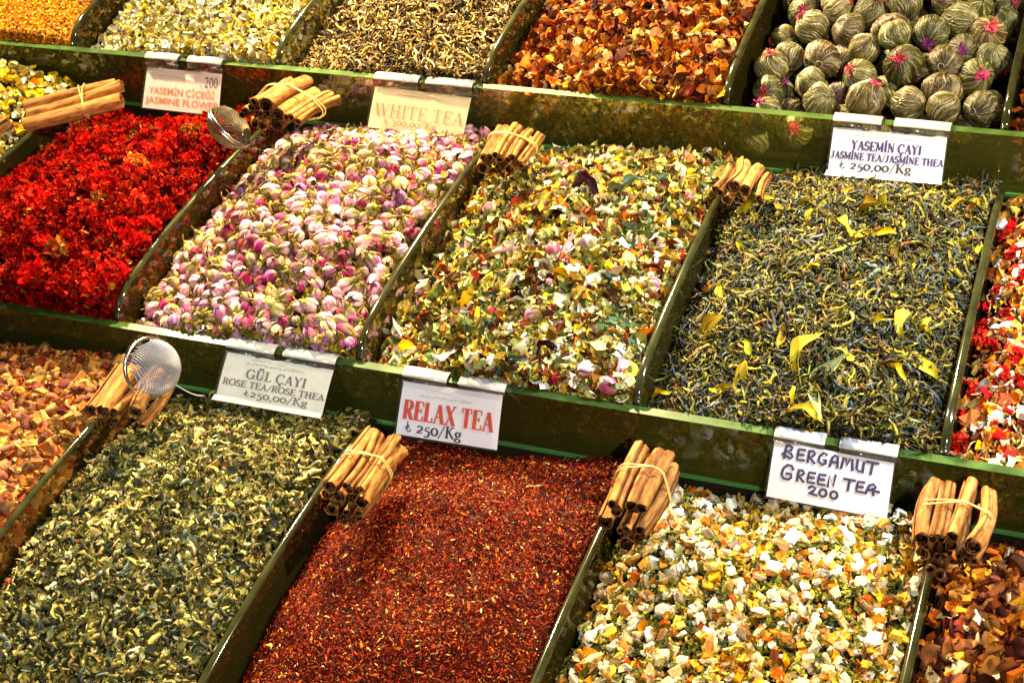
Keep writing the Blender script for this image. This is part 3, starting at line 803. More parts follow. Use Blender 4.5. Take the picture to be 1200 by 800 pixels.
b = Bin(1, 0.60, 0.89, eL=-0.027, eR=-0.012, B=(0.020, 0.050, 0.058, 0.006), wob=0.0045, seed=10)
M2 = b
h = Heap(0.45); h.surface(b, '16160c', drop=0.004)
pal = [('5a5430', 5), ('3c3e26', 5), ('706c38', 4), ('928640', 3.5), ('4a5458', 2.5), ('a08c54', 1.2), ('24241a', 4), ('6a4a28', 2), ('585c58', 3)]
h.scatter(b, 'longleaf', 7800, 0.0200, pal, 0.5, 0.35, layer=0.003); h.scatter(b, 'wisp', 3600, 0.0215, pal, 0.45, 0.3, layer=0.0025, lift=0.001)
h.scatter(b, 'leaf', 160, 0.014, [('b0a030', 2), ('8a8038', 2), ('a08038', 1)], 0.5, 0.35, lift=0.003); h.scatter(b, 'twig', 70, 0.018, [('8a6040', 1), ('a08050', 1)], 0.3, lift=0.003)
h.scatter(b, 'curl', 2600, 0.013, pal, 0.5, mode='front'); h.scatter(b, 'curl', 1500, 0.013, pal, 0.5, mode='right')
h.build('jasmine_green_tea_heap', M_leaf, 'heap of dark wiry green tea with yellow petals behind the BERGAMUT card', True)
yel = [leafpiece_mesh('yellow_petal', R2, c, a * 0.85, 12, 4, 1.3, 0.14) for c, a in ((['e8d028', 'c8a818'], 0.32), (['f0e040', 'd0b820'], 0.26), (['d8c838', 'a89020'], 0.40), (['d8e0a0', 'b0c070'], 0.28), (['d89838', 'b87828'], 0.5))]
YP = [(883, 252, 34, 20, 0), (935, 247, 24, -5, 2), (950, 262, 16, 60, 0), (1008, 250, 36, -8, 2), (985, 270, 26, -25, 1), (1032, 282, 22, 0, 0), (820, 305, 16, 0, 4), (850, 345, 22, -65, 1), (826, 398, 36, 30, 2), (1050, 385, 30, 80, 1), (944, 420, 40, 55, 1), (957, 455, 42, 70, 3), (945, 487, 26, -20, 1), (1072, 430, 28, -50, 2), (1046, 440, 20, -60, 0), (879, 410, 18, -60, 1), (872, 450, 24, 70, 2), (835, 345, 20, 10, 4), (825, 275, 26, 75, 1), (1132, 240, 22, -50, 2), (1118, 246, 18, 10, 0), (910, 308, 14, 10, 3), (775, 468, 18, 0, 0), (1084, 385, 14, 80, 1), (842, 465, 20, 10, 2), (1135, 252, 16, 40, 4), (990, 232, 14, 5, 2), (1140, 300, 14, 70, 2), (950, 320, 12, 5, 0), (930, 470, 14, 70, 0)]
plac = ['near the back of the green tea heap', 'in the middle of the green tea heap', 'at the front of the green tea heap']
kindl = ['bright yellow', 'slender lemon yellow', 'broad yellow', 'pale greenish', 'amber brown']
for (px, py, L, a, k) in YP:
    z = 0 if py < 300 else (1 if py < 420 else 2)
    side = 'left' if px < 900 else ('centre' if px < 1020 else 'right')
    put('yellow_petal', yel[k], b, px, py, L / 1766 * 1.62 * 1.75, a, f'{kindl[k]} dried petal {plac[z]}, {side} side', 'petal', 'yellow petals on the dark green tea', lift=0.005)

b = Bin(1, 0.89, 1.19, eL=-0.027, B=(0.02, 0.040, 0.05, 0.04), wob=0.003, seed=11)
M3 = b
h = Heap(); h.surface(b, '2e1a0c', drop=0.006)
pal = [('c82018', 3), ('e8dcc0', 2), ('a86030', 3), ('6a3018', 2), ('c8a060', 2), ('5a4a28', 2), ('e09030', 1), ('a8a898', 1)]
h.scatter(b, 'flake', 2600, 0.010, pal, 0.8, layer=0.004); h.scatter(b, 'chip', 2000, 0.008, pal, 0.8, layer=0.004)
h.scatter(b, 'wisp', 900, 0.016, [('c8a878', 1), ('8a6a48', 1)], 0.4, lift=0.003); h.scatter(b, 'flake', 1300, 0.011, pal, 0.6, mode='front')
h.build('berry_tea_heap', M_chip, 'heap of red, white and brown berry tea at the right edge of the middle tray')
P, N = poisson(b, 0.0175, 4000, RNG); sel = RNG.permutation(len(P)); n = len(P)
rb = [red_mesh('red_berry', R2, ['c81810', 'e02818', 'a81008', 'd84028', '500a06']) for _ in range(3)]
place('red_berry', rb, P[sel[:int(n * .4)]], N[sel[:int(n * .4)]], 0.019, RNG, 0.5, 0.15, 0.003, 'red crinkled dried berry in the right edge berry tea', 'dried berry', 'red berries in the berry tea', zone=b)
wm = [chunk_mesh('white_cube', R2, ['f4f2ea', 'ece8dc'], 0.9, 0.9, rough=0.04), chunk_mesh('white_cube', R2, ['f6f0dc', 'e8dcc0'], 0.7, 0.85, rough=0.06)]
place('white_cube', wm, P[sel[int(n * .4):int(n * .52)]], N[sel[int(n * .4):int(n * .52)]], 0.011, RNG, 0.8, 0.12, 0.004, 'small white cut cube in the right edge berry tea', 'fruit cube', 'white cubes in the berry tea', zone=b)
om = [chunk_mesh('orange_chip', R2, c, 0.3, 0.8, rough=0.18) for c in (['e89838', 'c06820'], ['b8602c', '8a3818'], ['d8b888', 'b08850'], ['3a2420', '54302a'])]
place('orange_chip', om, P[sel[int(n * .52):int(n * .85)]], N[sel[int(n * .52):int(n * .85)]], 0.015, RNG, 0.8, 0.2, 0.003, '', 'dried chip', 'dried chips in the berry tea', labels=[c + ' dried chip in right edge berry tea' for c in ('orange', 'rust', 'tan', 'near black')], zone=b)

# top tray
b = Bin(2, -0.62, -0.315, B=(0.02, 0.030, 0.03, 0.02), wob=0.001, seed=12)
h = Heap(); h.surface(b, '8a5010', drop=0.0015)
pal = [('e09838', 4), ('c87820', 4), ('f0b860', 2), ('a05818', 2), ('e8a850', 2)]
h.scatter(b, 'shard', 26000, 0.0042, pal, 0.7, layer=0.0015); h.scatter(b, 'shard', 5000, 0.0045, pal, 0.7, mode='front'); h.scatter(b, 'shard', 4000, 0.0045, pal, 0.7, mode='right')
h.build('orange_granule_heap', M_grain, 'heap of fine orange granules in the upper left corner')

b = Bin(2, -0.315, 0.0, eL=-0.03, B=(0.016, 0.044, 0.05, 0.04), wob=0.003, seed=13)
h = Heap(0.14); h.surface(b, '7a6a20', drop=0.005)
pal = [('f6eeb8', 5), ('ecdc78', 4), ('d8c448', 3), ('faf6e0', 4), ('a89430', 0.8), ('7a5a20', 0.5)]
h.scatter(b, 'flake', 4200, 0.0095, pal, 0.8, 0.25, layer=0.004); h.scatter(b, 'wisp', 1500, 0.012, pal, 0.6, layer=0.003); h.scatter(b, 'flake', 2400, 0.010, pal, 0.6, mode='front'); h.scatter(b, 'flake', 1600, 0.010, pal, 0.6, mode='right')
h.build('jasmine_flower_heap', M_petal, 'loose petals and stalks of the pale yellow jasmine flower heap in the top tray', True)
P, N = poisson(b, 0.0112, 9000, RNG)
fm = [flower_mesh('jasmine_blossom', R2, p, m) for p, m in (('faf4d0', 'd8c850'), ('f8e890', 'd0bc40'), ('fcfaec', 'e0d060'), ('f0dc74', 'c0a838'), ('f8f0b8', 'd0c048'))]
place('jasmine_blossom', fm, P[:300], N[:300], 0.0165, RNG, 0.9, 0.2, 0.002, '', 'jasmine blossom', 'jasmine blossoms in the top tray', labels=[c + ' dried jasmine blossom in top tray' for c in ('cream', 'bright yellow', 'near white', 'golden', 'pale yellow')], zone=b)

b = Bin(2, 0.0, 0.285, eL=-0.03, B=(0.016, 0.034, 0.03, 0.01), wob=0.003, seed=14)
h = Heap(); h.surface(b, '1c1606', drop=0.005)
pal = [('80683a', 5), ('5c4a2a', 4), ('a88c54', 3), ('3c3020', 4), ('d0b888', 1.8), ('281e12', 3)]
h.scatter(b, 'longleaf', 4400, 0.0200, pal, 0.5, layer=0.0035); h.scatter(b, 'wisp', 2600, 0.024, pal, 0.5, layer=0.003, lift=0.001)
h.scatter(b, 'chip', 14, 0.010, [('e8dca0', 1)], 0.5, lift=0.004)
h.scatter(b, 'curl', 2200, 0.014, pal, 0.5, mode='front'); h.scatter(b, 'curl', 1800, 0.014, pal, 0.5, mode='right')
h.build('white_tea_heap', M_leaf, 'heap of olive brown needle shaped white tea in the top tray', True)

b = Bin(2, 0.285, 0.58, eL=-0.03, B=(0.016, 0.046, 0.054, 0.035), wob=0.006, seed=15)
h = Heap(); h.surface(b, '3c1406', drop=0.006)
pal = [('985824', 4), ('ac7634', 3), ('7c4018', 4), ('40200f', 4), ('e0c080', 1.2), ('945020', 3), ('5c2014', 1)]
h.scatter(b, 'flake', 3000, 0.0135, pal, 0.8, layer=0.005); h.scatter(b, 'chip', 2000, 0.009, pal, 0.8, layer=0.004)
h.scatter(b, 'flake', 2200, 0.012, pal, 0.6, mode='front'); h.scatter(b, 'flake', 1600, 0.012, pal, 0.6, mode='right')
h.build('orange_fruit_tea_heap', M_chip, 'heap of dark orange fruit tea bits in the top tray')
P, N = poisson(b, 0.0135, 7000, RNG); sel = RNG.permutation(len(P))[:280]
cc = [('9c6028', '703814'), ('b07c38', '84501c'), ('e4c890', 'c09450'), ('80441c', '54280f'), ('a06028', '70380f'), ('5a2c14', '381a0c'), ('bc8840', 'dcbc84')]
ms = [chunk_mesh('orange_fruit_piece', R2, [c1, c2], R2.uniform(0.25, 0.55), R2.uniform(0.5, 0.9), rough=0.18) for c1, c2 in cc]
place('orange_fruit_piece', ms, P[sel], N[sel], 0.0165, RNG, 0.9, 0.3, 0.003, '', 'dried fruit', 'dried fruit pieces in the top tray', labels=[c + ' dried fruit piece in top tray' for c in ('brown orange', 'golden', 'cream', 'rust', 'tawny', 'dark maroon', 'amber and cream')], zone=b)

b = Bin(2, 0.58, 0.885, eL=-0.03, eR=-0.02, B=(0.0, 0.018, 0.046, 0.05), wob=0.0, seed=16)
TB = b
def ball_meshes(rng, k):
    ph = rng.uniform(0, 6, 6); nst = 84; ww = rng.uniform(0.4, 1.8, nst); cum = np.concatenate([[0], np.cumsum(ww)]) / ww.sum()
    wv = rng.uniform(0, 6, (nst + 1, 2)); base = rng.uniform(0.85, 1.35) * np.array([rng.uniform(0.92, 1.08), 1, rng.uniform(0.6, 1.05)])
    tints = [sat(lin(c)) * base for c in ('746a38', '8c8450', '54502a', 'a09a70', '5e4c28', '7a7654', 'c8c0a0', '70602c', '3c3420', 'd8d0b4')]
    mean = sum(tints) / len(tints); strand = [(tints[i] * 0.8 + mean * 0.2) * 1.15 for i in rng.integers(0, len(tints), nst * 2)]
    nu, nv = 230, 30
    V, C = [], []
    for i in range(nv + 1):
        th = math.pi * i / nv
        for j in range(nu):
            p = 2 * math.pi * j / nu
            q = p + 0.28 * math.sin(2 * th + ph[0]) + 0.16 * math.sin(3 * p + ph[1]) * math.sin(th)
            q += 0.05 * math.sin(5 * p + 3 * th + ph[4]) * math.sin(th) + 0.025 * math.sin(8 * th + 3 * p + ph[5])
            f = (q / (2 * math.pi)) % 1.0; s = int(np.searchsorted(cum, f, side='right') - 1); s = min(nst - 1, max(0, s))
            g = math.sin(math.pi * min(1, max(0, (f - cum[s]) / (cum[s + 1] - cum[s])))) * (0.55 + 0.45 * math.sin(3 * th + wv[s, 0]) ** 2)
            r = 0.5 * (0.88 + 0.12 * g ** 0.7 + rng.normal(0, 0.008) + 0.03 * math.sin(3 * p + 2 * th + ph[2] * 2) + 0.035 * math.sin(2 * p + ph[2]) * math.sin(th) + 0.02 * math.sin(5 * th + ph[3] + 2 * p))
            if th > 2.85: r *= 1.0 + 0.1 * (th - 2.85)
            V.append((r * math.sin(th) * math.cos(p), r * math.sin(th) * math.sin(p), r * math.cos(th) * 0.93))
            C.append(strand[s] * 0.85 * (0.2 + 0.8 * g) * (1 + rng.normal(0, 0.12)))  # g darkens the grooves, shade between strands put into the colour
    T = []
    for i in range(nv):
        for j in range(nu):
            a, c = i * nu + j, i * nu + (j + 1) % nu
            T += [(a, a + nu, c + nu), (a, c + nu, c)]
    return np_mesh('leaf_ball', np.array(V), np.array(T), M_ball, np.clip(np.array(C), 0.01, 0.9), smooth=True)
def tuft_mesh(rng, cols):
    V, T, C = [], [], []; n = 0
    for k in range(60):
        pv, pt, sh = t_petal(rng, 0.30, 4, 2, 0.3, 0.03)
        a = rng.uniform(0, 6.28); el = rng.uniform(-0.55, 0.25)
        x = np.array([math.cos(a) * math.cos(el), math.sin(a) * math.cos(el), math.sin(el)]); y = np.array([-math.sin(a), math.cos(a), 0]); z = np.cross(x, y)
        W = (pv * [1, 1.6, 1] + np.array([0.5, 0, 0])) @ np.stack([x, y, z]) * rng.uniform(0.06, 0.24) + np.array([0, 0, 0.445]) + rng.normal(0, 0.03, 3)
        V.append(W); T.append(pt + n); n += len(W); C.append(np.clip(lin(cols[k % len(cols)])[None] * sh[:, None], 0, 1))
    return np_mesh('flower_tuft', np.concatenate(V), np.concatenate(T), M_petal, np.concatenate(C), smooth=True)
def thread_mesh(tilt):
    V = []; T = []; ns, nr = 40, 4
    for i in range(ns):
        a = 2 * math.pi * i / ns; r = 0.50
        c = np.array([math.cos(a) * 0.09, math.sin(a) * 0.09, 0.455]);
        o = c / np.linalg.norm(c)
        t = np.array([-math.sin(a), math.cos(a), 0]); u = np.cross(o, t)
        for k in range(nr):
            b_ = 2 * math.pi * k / nr; V.append(c + 0.006 * (math.cos(b_) * o + math.sin(b_) * u))
    for i in range(ns):
        for k in range(nr):
            a0, a1 = i * nr + k, i * nr + (k + 1) % nr; b0, b1 = ((i + 1) % ns) * nr + k, ((i + 1) % ns) * nr + (k + 1) % nr
            T.append((a0, a1, b1, b0))
    return np_mesh('thread', np.array(V), np.array(T), plain('cotton_thread', (0.6, 0.55, 0.4), 0.8), smooth=True)
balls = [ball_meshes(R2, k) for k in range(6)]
tufts = [tuft_mesh(R2, c) for c in (['b83060', 'cc5078', '98284c'], ['983c8c', 'b060a4', '7c2c78'], ['b84438', 'c05870', 'a03044'])]
thr = thread_mesh(0)
tlab = ['pink red', 'violet', 'coral red']
rb_ = np.random.default_rng(5)
pts = []
for layer_off, r in ((0.0, 0.0350), (-0.022, 0.034), (-0.042, 0.034)):
    for _ in range(5000):
        x = rb_.uniform(b.x0 + 0.02, b.x1 - 0.02); y = rb_.uniform(b.y0 + 0.027, b.y1 - 0.10)
        z = b.z(np.array([x]), np.array([y]))[0] + layer_off + 0.0 + rb_.normal(0, 0.004)
        p = np.array([x, y, z])
        if all(np.linalg.norm((p - q) * np.array([1, 1, 0.95])) > r for q in pts) and in_view(p[None], 30)[0]: pts.append(p)
for p in pts:
    t = empty('tea_ball')
    s = 0.0425 * rb_.uniform(0.88, 1.12)
    n = np.array([0.2, -0.5, 0.7]) + rb_.normal(0, 0.75, 3)
    F = frames((n / np.linalg.norm(n))[None], 0.01, rb_)[0] * np.array([[1.0], [rb_.uniform(.88, 1)], [rb_.uniform(.85, 1.05)]])
    t.matrix_world = Matrix([[F[0][a] * s, F[1][a] * s, F[2][a] * s, p[a]] for a in range(3)] + [[0, 0, 0, 1]])
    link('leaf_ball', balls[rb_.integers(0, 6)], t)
    k = int(rb_.integers(0, 3)); tuft = rb_.random() < 0.65
    if tuft: link('flower_tuft', tufts[k], t)
    if rb_.random() < 0.25: link('thread', thr, t)
    row = ('front', 'second', 'middle', 'back')[min(3, int((p[1] - 0.44) / 0.055))]
    side = ('left', 'mleft', 'middle', 'mright', 'right')[min(4, int((p[0] - 0.59) / 0.058))]
    where = {'front': 'at front glass', 'second': 'just behind the front row', 'middle': 'halfway up the pile', 'back': 'back of the pile'}[row]
    where += {'left': ', near the left divider', 'mleft': ', left of centre', 'mright': ', right of centre', 'middle': ', in the centre', 'right': ', near the right divider'}[side]
    lb = (f'tied tea ball with {tlab[k]} tuft, {where}' if tuft else f'plain tied tea ball {where}')
    tag(t, lb, 'tea ball', 'tied tea balls in the top tray')
h = Heap(); h.surface(b, '0e0c06', drop=0.05)  # near-black sheet, the shade in the gaps between balls as colour
h.build('dark_ball_base', M_leaf, 'near black base sheet beneath the tied tea balls, gap shade in its colour')

b = Bin(2, 0.885, 1.2, B=(0.016, 0.036, 0.04, 0.03), wob=0.003, seed=17)
h = Heap(); h.surface(b, '20100a', drop=0.005)
h.scatter(b, 'chip', 2500, 0.009, [('5a2c18', 3), ('3a1c10', 3), ('7a4020', 1)], 0.8, layer=0.004)
h.build('brown_spice_heap', M_chip, 'dark brown chopped spice at the far right of the top tray')
#@@SMALL
# ------------------------------------------------------------------ cinnamon
def cinn_mat():
    m, nt, p = new_mat('cinnamon_bark')
    tc = nt.nodes.new('ShaderNodeTexCoord'); mp = nt.nodes.new('ShaderNodeMapping'); mp.inputs['Scale'].default_value = (300, 60, 300)
    oi = nt.nodes.new('ShaderNodeObjectInfo')
    ad = nt.nodes.new('ShaderNodeVectorMath'); ad.operation = 'ADD'
    nt.links.new(tc.outputs['Object'], ad.inputs[0]); nt.links.new(oi.outputs['Random'], ad.inputs[1]); nt.links.new(ad.outputs[0], mp.inputs['Vector'])
    n = nt.nodes.new('ShaderNodeTexNoise'); n.inputs['Scale'].default_value = 1.0; n.inputs['Detail'].default_value = 6
    nt.links.new(mp.outputs[0], n.inputs['Vector'])
    r = nt.nodes.new('ShaderNodeValToRGB'); e = r.color_ramp.elements
    e[0].position = 0.25; e[0].color = (0.10, 0.034, 0.010, 1); e[1].position = 0.75; e[1].color = (0.60, 0.31, 0.095, 1)
    k = e.new(0.48); k.color = (0.38, 0.16, 0.042, 1)
    nt.links.new(n.outputs['Fac'], r.inputs['Fac'])
    a = nt.nodes.new('ShaderNodeAttribute'); a.attribute_name = 'Col'
    mul = nt.nodes.new('ShaderNodeVectorMath'); mul.operation = 'MULTIPLY'
    nt.links.new(r.outputs['Color'], mul.inputs[0]); nt.links.new(a.outputs['Color'], mul.inputs[1]); rr = nt.nodes.new('ShaderNodeMapRange'); rr.inputs['To Min'].default_value = 0.55; rr.inputs['To Max'].default_value = 1.1
    nt.links.new(oi.outputs['Random'], rr.inputs['Value'])
    sc = nt.nodes.new('ShaderNodeVectorMath'); sc.operation = 'SCALE'; nt.links.new(mul.outputs[0], sc.inputs[0]); nt.links.new(rr.outputs['Result'], sc.inputs['Scale'])
    nt.links.new(sc.outputs[0], p.inputs['Base Color'])
    p.inputs['Roughness'].default_value = 0.75; p.inputs['Specular IOR Level'].default_value = 0.08
    b = nt.nodes.new('ShaderNodeBump'); b.inputs['Strength'].default_value = 0.5; b.inputs['Distance'].default_value = 0.0006
    nt.links.new(n.outputs['Fac'], b.inputs['Height']); nt.links.new(b.outputs['Normal'], p.inputs['Normal'])
    return m
M_cinn = cinn_mat()
M_band = plain('rubber_band', (0.62, 0.44, 0.14), 0.5, 0.4)

def stick_mesh(rng, R, L, double):
    """rolled bark quill: spiral cross-section swept along Y"""
    th = 0.0014
    pts = []
    if double:
        for sgn in (1, -1):
            tt = np.linspace(0, 1, 16)
            ang = math.pi * 0.5 + sgn * (tt * 2.6 * math.pi)
            r = R * 0.56 * (1 - 0.55 * tt)
            arc = np.stack([sgn * R * 0.44 + r * np.cos(ang), r * np.sin(ang) + R * 0.1 * tt], -1)
            pts.append(arc if sgn == 1 else arc)
        path = np.concatenate([pts[0][::-1], pts[1][1:]])
    else:
        turns = rng.uniform(1.35, 1.9)
        tt = np.linspace(0, 1, 30); ang = tt * turns * 2 * math.pi + rng.uniform(0, 6)
        r = R * (1 - 0.55 * tt)
        path = np.stack([r * np.cos(ang), r * np.sin(ang)], -1)
    path = path + rng.normal(0, R * 0.025, path.shape)
    d = np.gradient(path, axis=0); nrm = np.stack([-d[:, 1], d[:, 0]], -1); nrm /= np.linalg.norm(nrm, axis=1, keepdims=True) + 1e-9
    out = path + nrm * th * 0.5; inn = path - nrm * th * 0.5
    loop = np.concatenate([out, inn[::-1]]); m = len(loop)
    ny = 9; V = []; C = []
    ph = rng.uniform(0, 6, 2); bend = rng.normal(0, 0.002, 2)
    rad = np.linalg.norm(loop, axis=1) / R
    for i in range(ny + 1):
        u = i / ny; sc = 1 + 0.05 * math.sin(5 * u + ph[0])
        off = bend * math.sin(math.pi * u)
        jag = rng.normal(0, 0.0008, m) if i in (0, ny) else rng.normal(0, 0.0003, m)
        V.append(np.stack([loop[:, 0] * sc + off[0], np.full(m, (u - 0.5) * L) + jag, loop[:, 1] * sc + off[1]], -1))
        c = np.clip(np.where(rad > 0.75, 1.0, 0.45)[:, None] * np.array([1, 1, 1]) * (0.8 if i in (0, ny) else 1), 0, 1)  # inner coil darkened: shade inside the roll put into the colour
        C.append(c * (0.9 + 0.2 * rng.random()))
    V = np.concatenate(V); C = np.concatenate(C)
    Q = [(i * m + k, i * m + (k + 1) % m, (i + 1) * m + (k + 1) % m, (i + 1) * m + k) for i in range(ny) for k in range(m)]
    half = m // 2
    for base in (0, ny * m):
        for k in range(half - 1): Q.append((base + k, base + k + 1, base + m - 2 - k, base + m - 1 - k))
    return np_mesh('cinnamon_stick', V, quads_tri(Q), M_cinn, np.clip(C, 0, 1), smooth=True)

def tube_mesh(name, pts, r, mat, closed=True, nr=5):
    pts = np.array(pts, float); n = len(pts)
    d = (np.roll(pts, -1, 0) - np.roll(pts, 1, 0)) if closed else np.gradient(pts, axis=0)
    d /= np.linalg.norm(d, axis=1, keepdims=True) + 1e-12
    ref = np.array([0.13, 0.97, 0.21]); V = []
    for i in range(n):
        u = np.cross(d[i], ref); u /= np.linalg.norm(u) + 1e-12; w = np.cross(d[i], u)
        for k in range(nr):
            a = 2 * math.pi * k / nr; V.append(pts[i] + r * (math.cos(a) * u + math.sin(a) * w))
    Q = []
    for i in range(n if closed else n - 1):
        for k in range(nr):
            j = (i + 1) % n
            Q.append((i * nr + k, i * nr + (k + 1) % nr, j * nr + (k + 1) % nr, j * nr + k))
    return np_mesh(name, V, np.array(Q), mat, smooth=True)

def hull(P):
    P = sorted(map(tuple, P)); 
    def half(pts):
        o = []
        for p in pts:
            while len(o) >= 2 and (o[-1][0] - o[-2][0]) * (p[1] - o[-2][1]) - (o[-1][1] - o[-2][1]) * (p[0] - o[-2][0]) <= 0: o.pop()
            o.append(p)
        return o
    l, u = half(P), half(P[::-1])
    return np.array(l[:-1] + u[:-1])

def bundle(a, e, layout, label, seed, band=0.5, rad=0.0072):
    """sticks side by side along a->e; layout gives cross-section places (right, up) in stick radii"""
    rng = np.random.default_rng(seed)
    a, e = np.array(a, float), np.array(e, float)
    L = np.linalg.norm(e - a); y = (e - a) / L
    x = np.cross(y, [0, 0, 1]); x /= np.linalg.norm(x); z = np.cross(x, y); c = (a + e) / 2
    root = empty('cinnamon_bundle')
    root.matrix_world = Matrix([[x[k], y[k], z[k], c[k]] for k in range(3)] + [[0, 0, 0, 1]])
    ring = []
    for (u, v, rs) in layout:
        u *= 0.92; v *= 0.94; rs *= 1.04
        R = rad * rs
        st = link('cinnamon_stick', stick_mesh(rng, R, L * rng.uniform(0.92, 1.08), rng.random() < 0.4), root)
        st.location = (u * rad, rng.uniform(-0.004, 0.004), v * rad)
        st.rotation_euler = (rng.normal(0, 0.02), rng.uniform(0, 6.28), rng.normal(0, 0.03))
        for k in range(12):
            an = k * math.pi / 6; ring.append((u * rad + (R + 0.0011) * math.cos(an), v * rad + (R + 0.0011) * math.sin(an)))
    if band is not None:
        H = hull(ring); Hp = []
        for i in range(len(H)):
            p, q = H[i], H[(i + 1) % len(H)]; m = max(1, int(np.linalg.norm(q - p) / 0.002))
            for k in range(m): Hp.append(p + (q - p) * k / m)
        Hp = np.array(Hp)
        for off, sl in ((0.0, 0.12), (0.0025, -0.1)):
            pts = [(p[0], (band - 0.5) * L + off + sl * p[0], p[1]) for p in Hp]
            link('rubber_band', tube_mesh('rubber_band', pts, 0.0008, M_band), root)
    tag(root, label, 'cinnamon bundle', 'cinnamon bundles between the bins')
    return root

HEX10 = [(-2, 2.6, 1), (0, 2.7, 1.05), (2, 2.6, 1), (-3, 0.9, .9), (-1, 1, 1), (1, 1, .85), (3, 1, 1), (-2, -.7, .9), (0, -.7, 1), (2, -.7, .9)]
SIX = [(-1.5, 2.0, 1.05), (0.9, 2.1, 1.2), (-2.3, 0.2, 0.85), (-0.5, 0.1, 0.75), (1.6, -0.2, 1.05), (0.0, -1.5, .85)]
NINE = [(-3.2, 2.0, .9), (-1.5, 2.4, 1), (0.7, 2.5, 1.35), (3.0, 2.2, 1.0), (-2.4, .2, .9), (-.5, .3, .8), (1.2, .3, .75), (2.8, .2, .9), (-1.0, -1.4, 1.2)]
def rz(px, py, z):
    v = (px - 600) / 1766 * CX + (py - 400) / 1766 * CY + CF
    return CP + v * ((z - CP[2]) / v[2])
MANY = [(-2, 2.6, 1), (0, 2.7, 1.05), (2, 2.5, 1), (-3, 0.9, .9), (-1.1, 1, .9), (.8, 1, .85), (2.8, .9, 1), (-2, -.7, .9), (0, -.7, .95), (1.9, -.8, .9), (-.8, -2.2, .8), (1, -2.3, .8)]
bundle(rz(405, 592, 0.004), rz(449, 530, -0.018), MANY, 'large cinnamon bundle lying between the grey green tea and the red rooibos', 21, rad=0.0073)
bundle(rz(737, 618, 0.006), rz(768, 545, -0.018), SIX, 'cinnamon bundle lying between the red rooibos and the citrus tea', 22, rad=0.0096)
bundle(rz(1107, 655, 0.006), rz(1127, 590, -0.018), NINE, 'cinnamon bundle in the lower right, right of the citrus tea', 23, rad=0.0078)
bundle(rz(132, 490, -0.004), rz(170, 440, -0.014), [(-3, 1.2, 1), (-1, 1.5, 1.1), (1, 1.2, 1), (3, .8, .95), (0, -.5, 1), (4.5, -.3, .8), (-2, -.7, .8)], 'orange lit cinnamon bundle under the mesh tea strainer at left', 24, band=None, rad=0.0078)
bundle(rz(582, 196, 0.068), rz(604, 162, 0.050), [(-1.6, 1.9, 1.1), (0.5, 1.9, 1.1), (2.4, 1.4, 1), (4.1, .6, .8), (-2.2, -.2, 1), (0, -.3, .8), (2, -.4, .8)], 'cinnamon bundle at the back between the rosebuds and the relax tea', 25, rad=0.0076)
bundle(rz(858, 232, 0.062), rz(872, 205, 0.046), [(-2.2, 1.0, 1), (0, 1.7, 1.15), (2.1, 1.3, 1), (-1, -.5, .9), (1, -.4, .9), (4.2, .2, .8)], 'small cinnamon bundle at the back between the relax tea and the dark green tea', 26, band=None, rad=0.0072)
bundle(rz(308, 140, 0.100), rz(352, 114, 0.062), [(-1.8, 2.6, 1.25), (1.2, 2.6, 1.3), (-3.6, 1.0, 1.2), (-1.2, .9, .8), (.8, .8, .8), (2.8, .8, 1.2), (-2, -1, .9), (0, -1, .9), (2, -1.2, 1), (5.4, .6, 1.1), (6.8, -.6, .9)], 'cinnamon bundle with its rolled ends facing out, right of the jasmine flower card', 27, rad=0.0072)
bundle((-0.298, 0.288, 0.040), (-0.197, 0.352, 0.050), [(1.6, .5, 1.25), (-.6, 1.5, 1), (-2.6, 1.5, .9), (-.8, -.6, .9)], 'sideways cinnamon bundle behind the red flowers in the upper left', 28, band=0.62, rad=0.0086)
o = link('cinnamon_stick', stick_mesh(np.random.default_rng(3), 0.0085, 0.09, False))
tag(o, 'single cinnamon stick slanting at the left edge beside the red flowers', 'cinnamon stick')
o.matrix_world = Matrix.Translation((-0.330, 0.232, 0.046)) @ Matrix.Rotation(math.radians(-12), 4, 'Z')

# ------------------------------------------------------------------ strainers
M_steel = plain('polished_steel', (0.62, 0.64, 0.68), 0.22, 0.5, 1.0)
M_wire = plain('steel_wire', (0.33, 0.33, 0.37), 0.5, 0.5, 0.35)
def rp2(px, py, z):
    v = (px - 600) / 1766 * CX + (py - 400) / 1766 * CY + CF
    return CP + v * ((z - CP[2]) / v[2])
def frame_from(axis):
    z = np.array(axis, float); z /= np.linalg.norm(z)
    x = np.cross([0.1, 0.2, 1.0], z); x /= np.linalg.norm(x); y = np.cross(z, x)
    return x, y, z
M_bronze = plain('tarnished_wire', (0.16, 0.13, 0.07), 0.45, 0.5, 0.6)
def dome_mesh(R, depth, n=46, mat=None, name='mesh_bowl'):
    V, E, idx = [], [], {}
    for i in range(-n, n + 1):
        for j in range(-n, n + 1):
            u, v = i / n, j / n
            if u * u + v * v <= 1.0:
                r2 = u * u + v * v
                idx[(i, j)] = len(V); V.append((u * R, v * R, depth * math.sqrt(max(0, 1 - r2 ** 1.3))))
    V = np.array(V); Q = [(idx[(i, j)], idx[(i + 1, j)], idx[(i + 1, j + 1)], idx[(i, j + 1)]) for (i, j) in idx if (i + 1, j) in idx and (i, j + 1) in idx and (i + 1, j + 1) in idx]
    return np_mesh(name, V, np.array(Q), mat or M_wire)
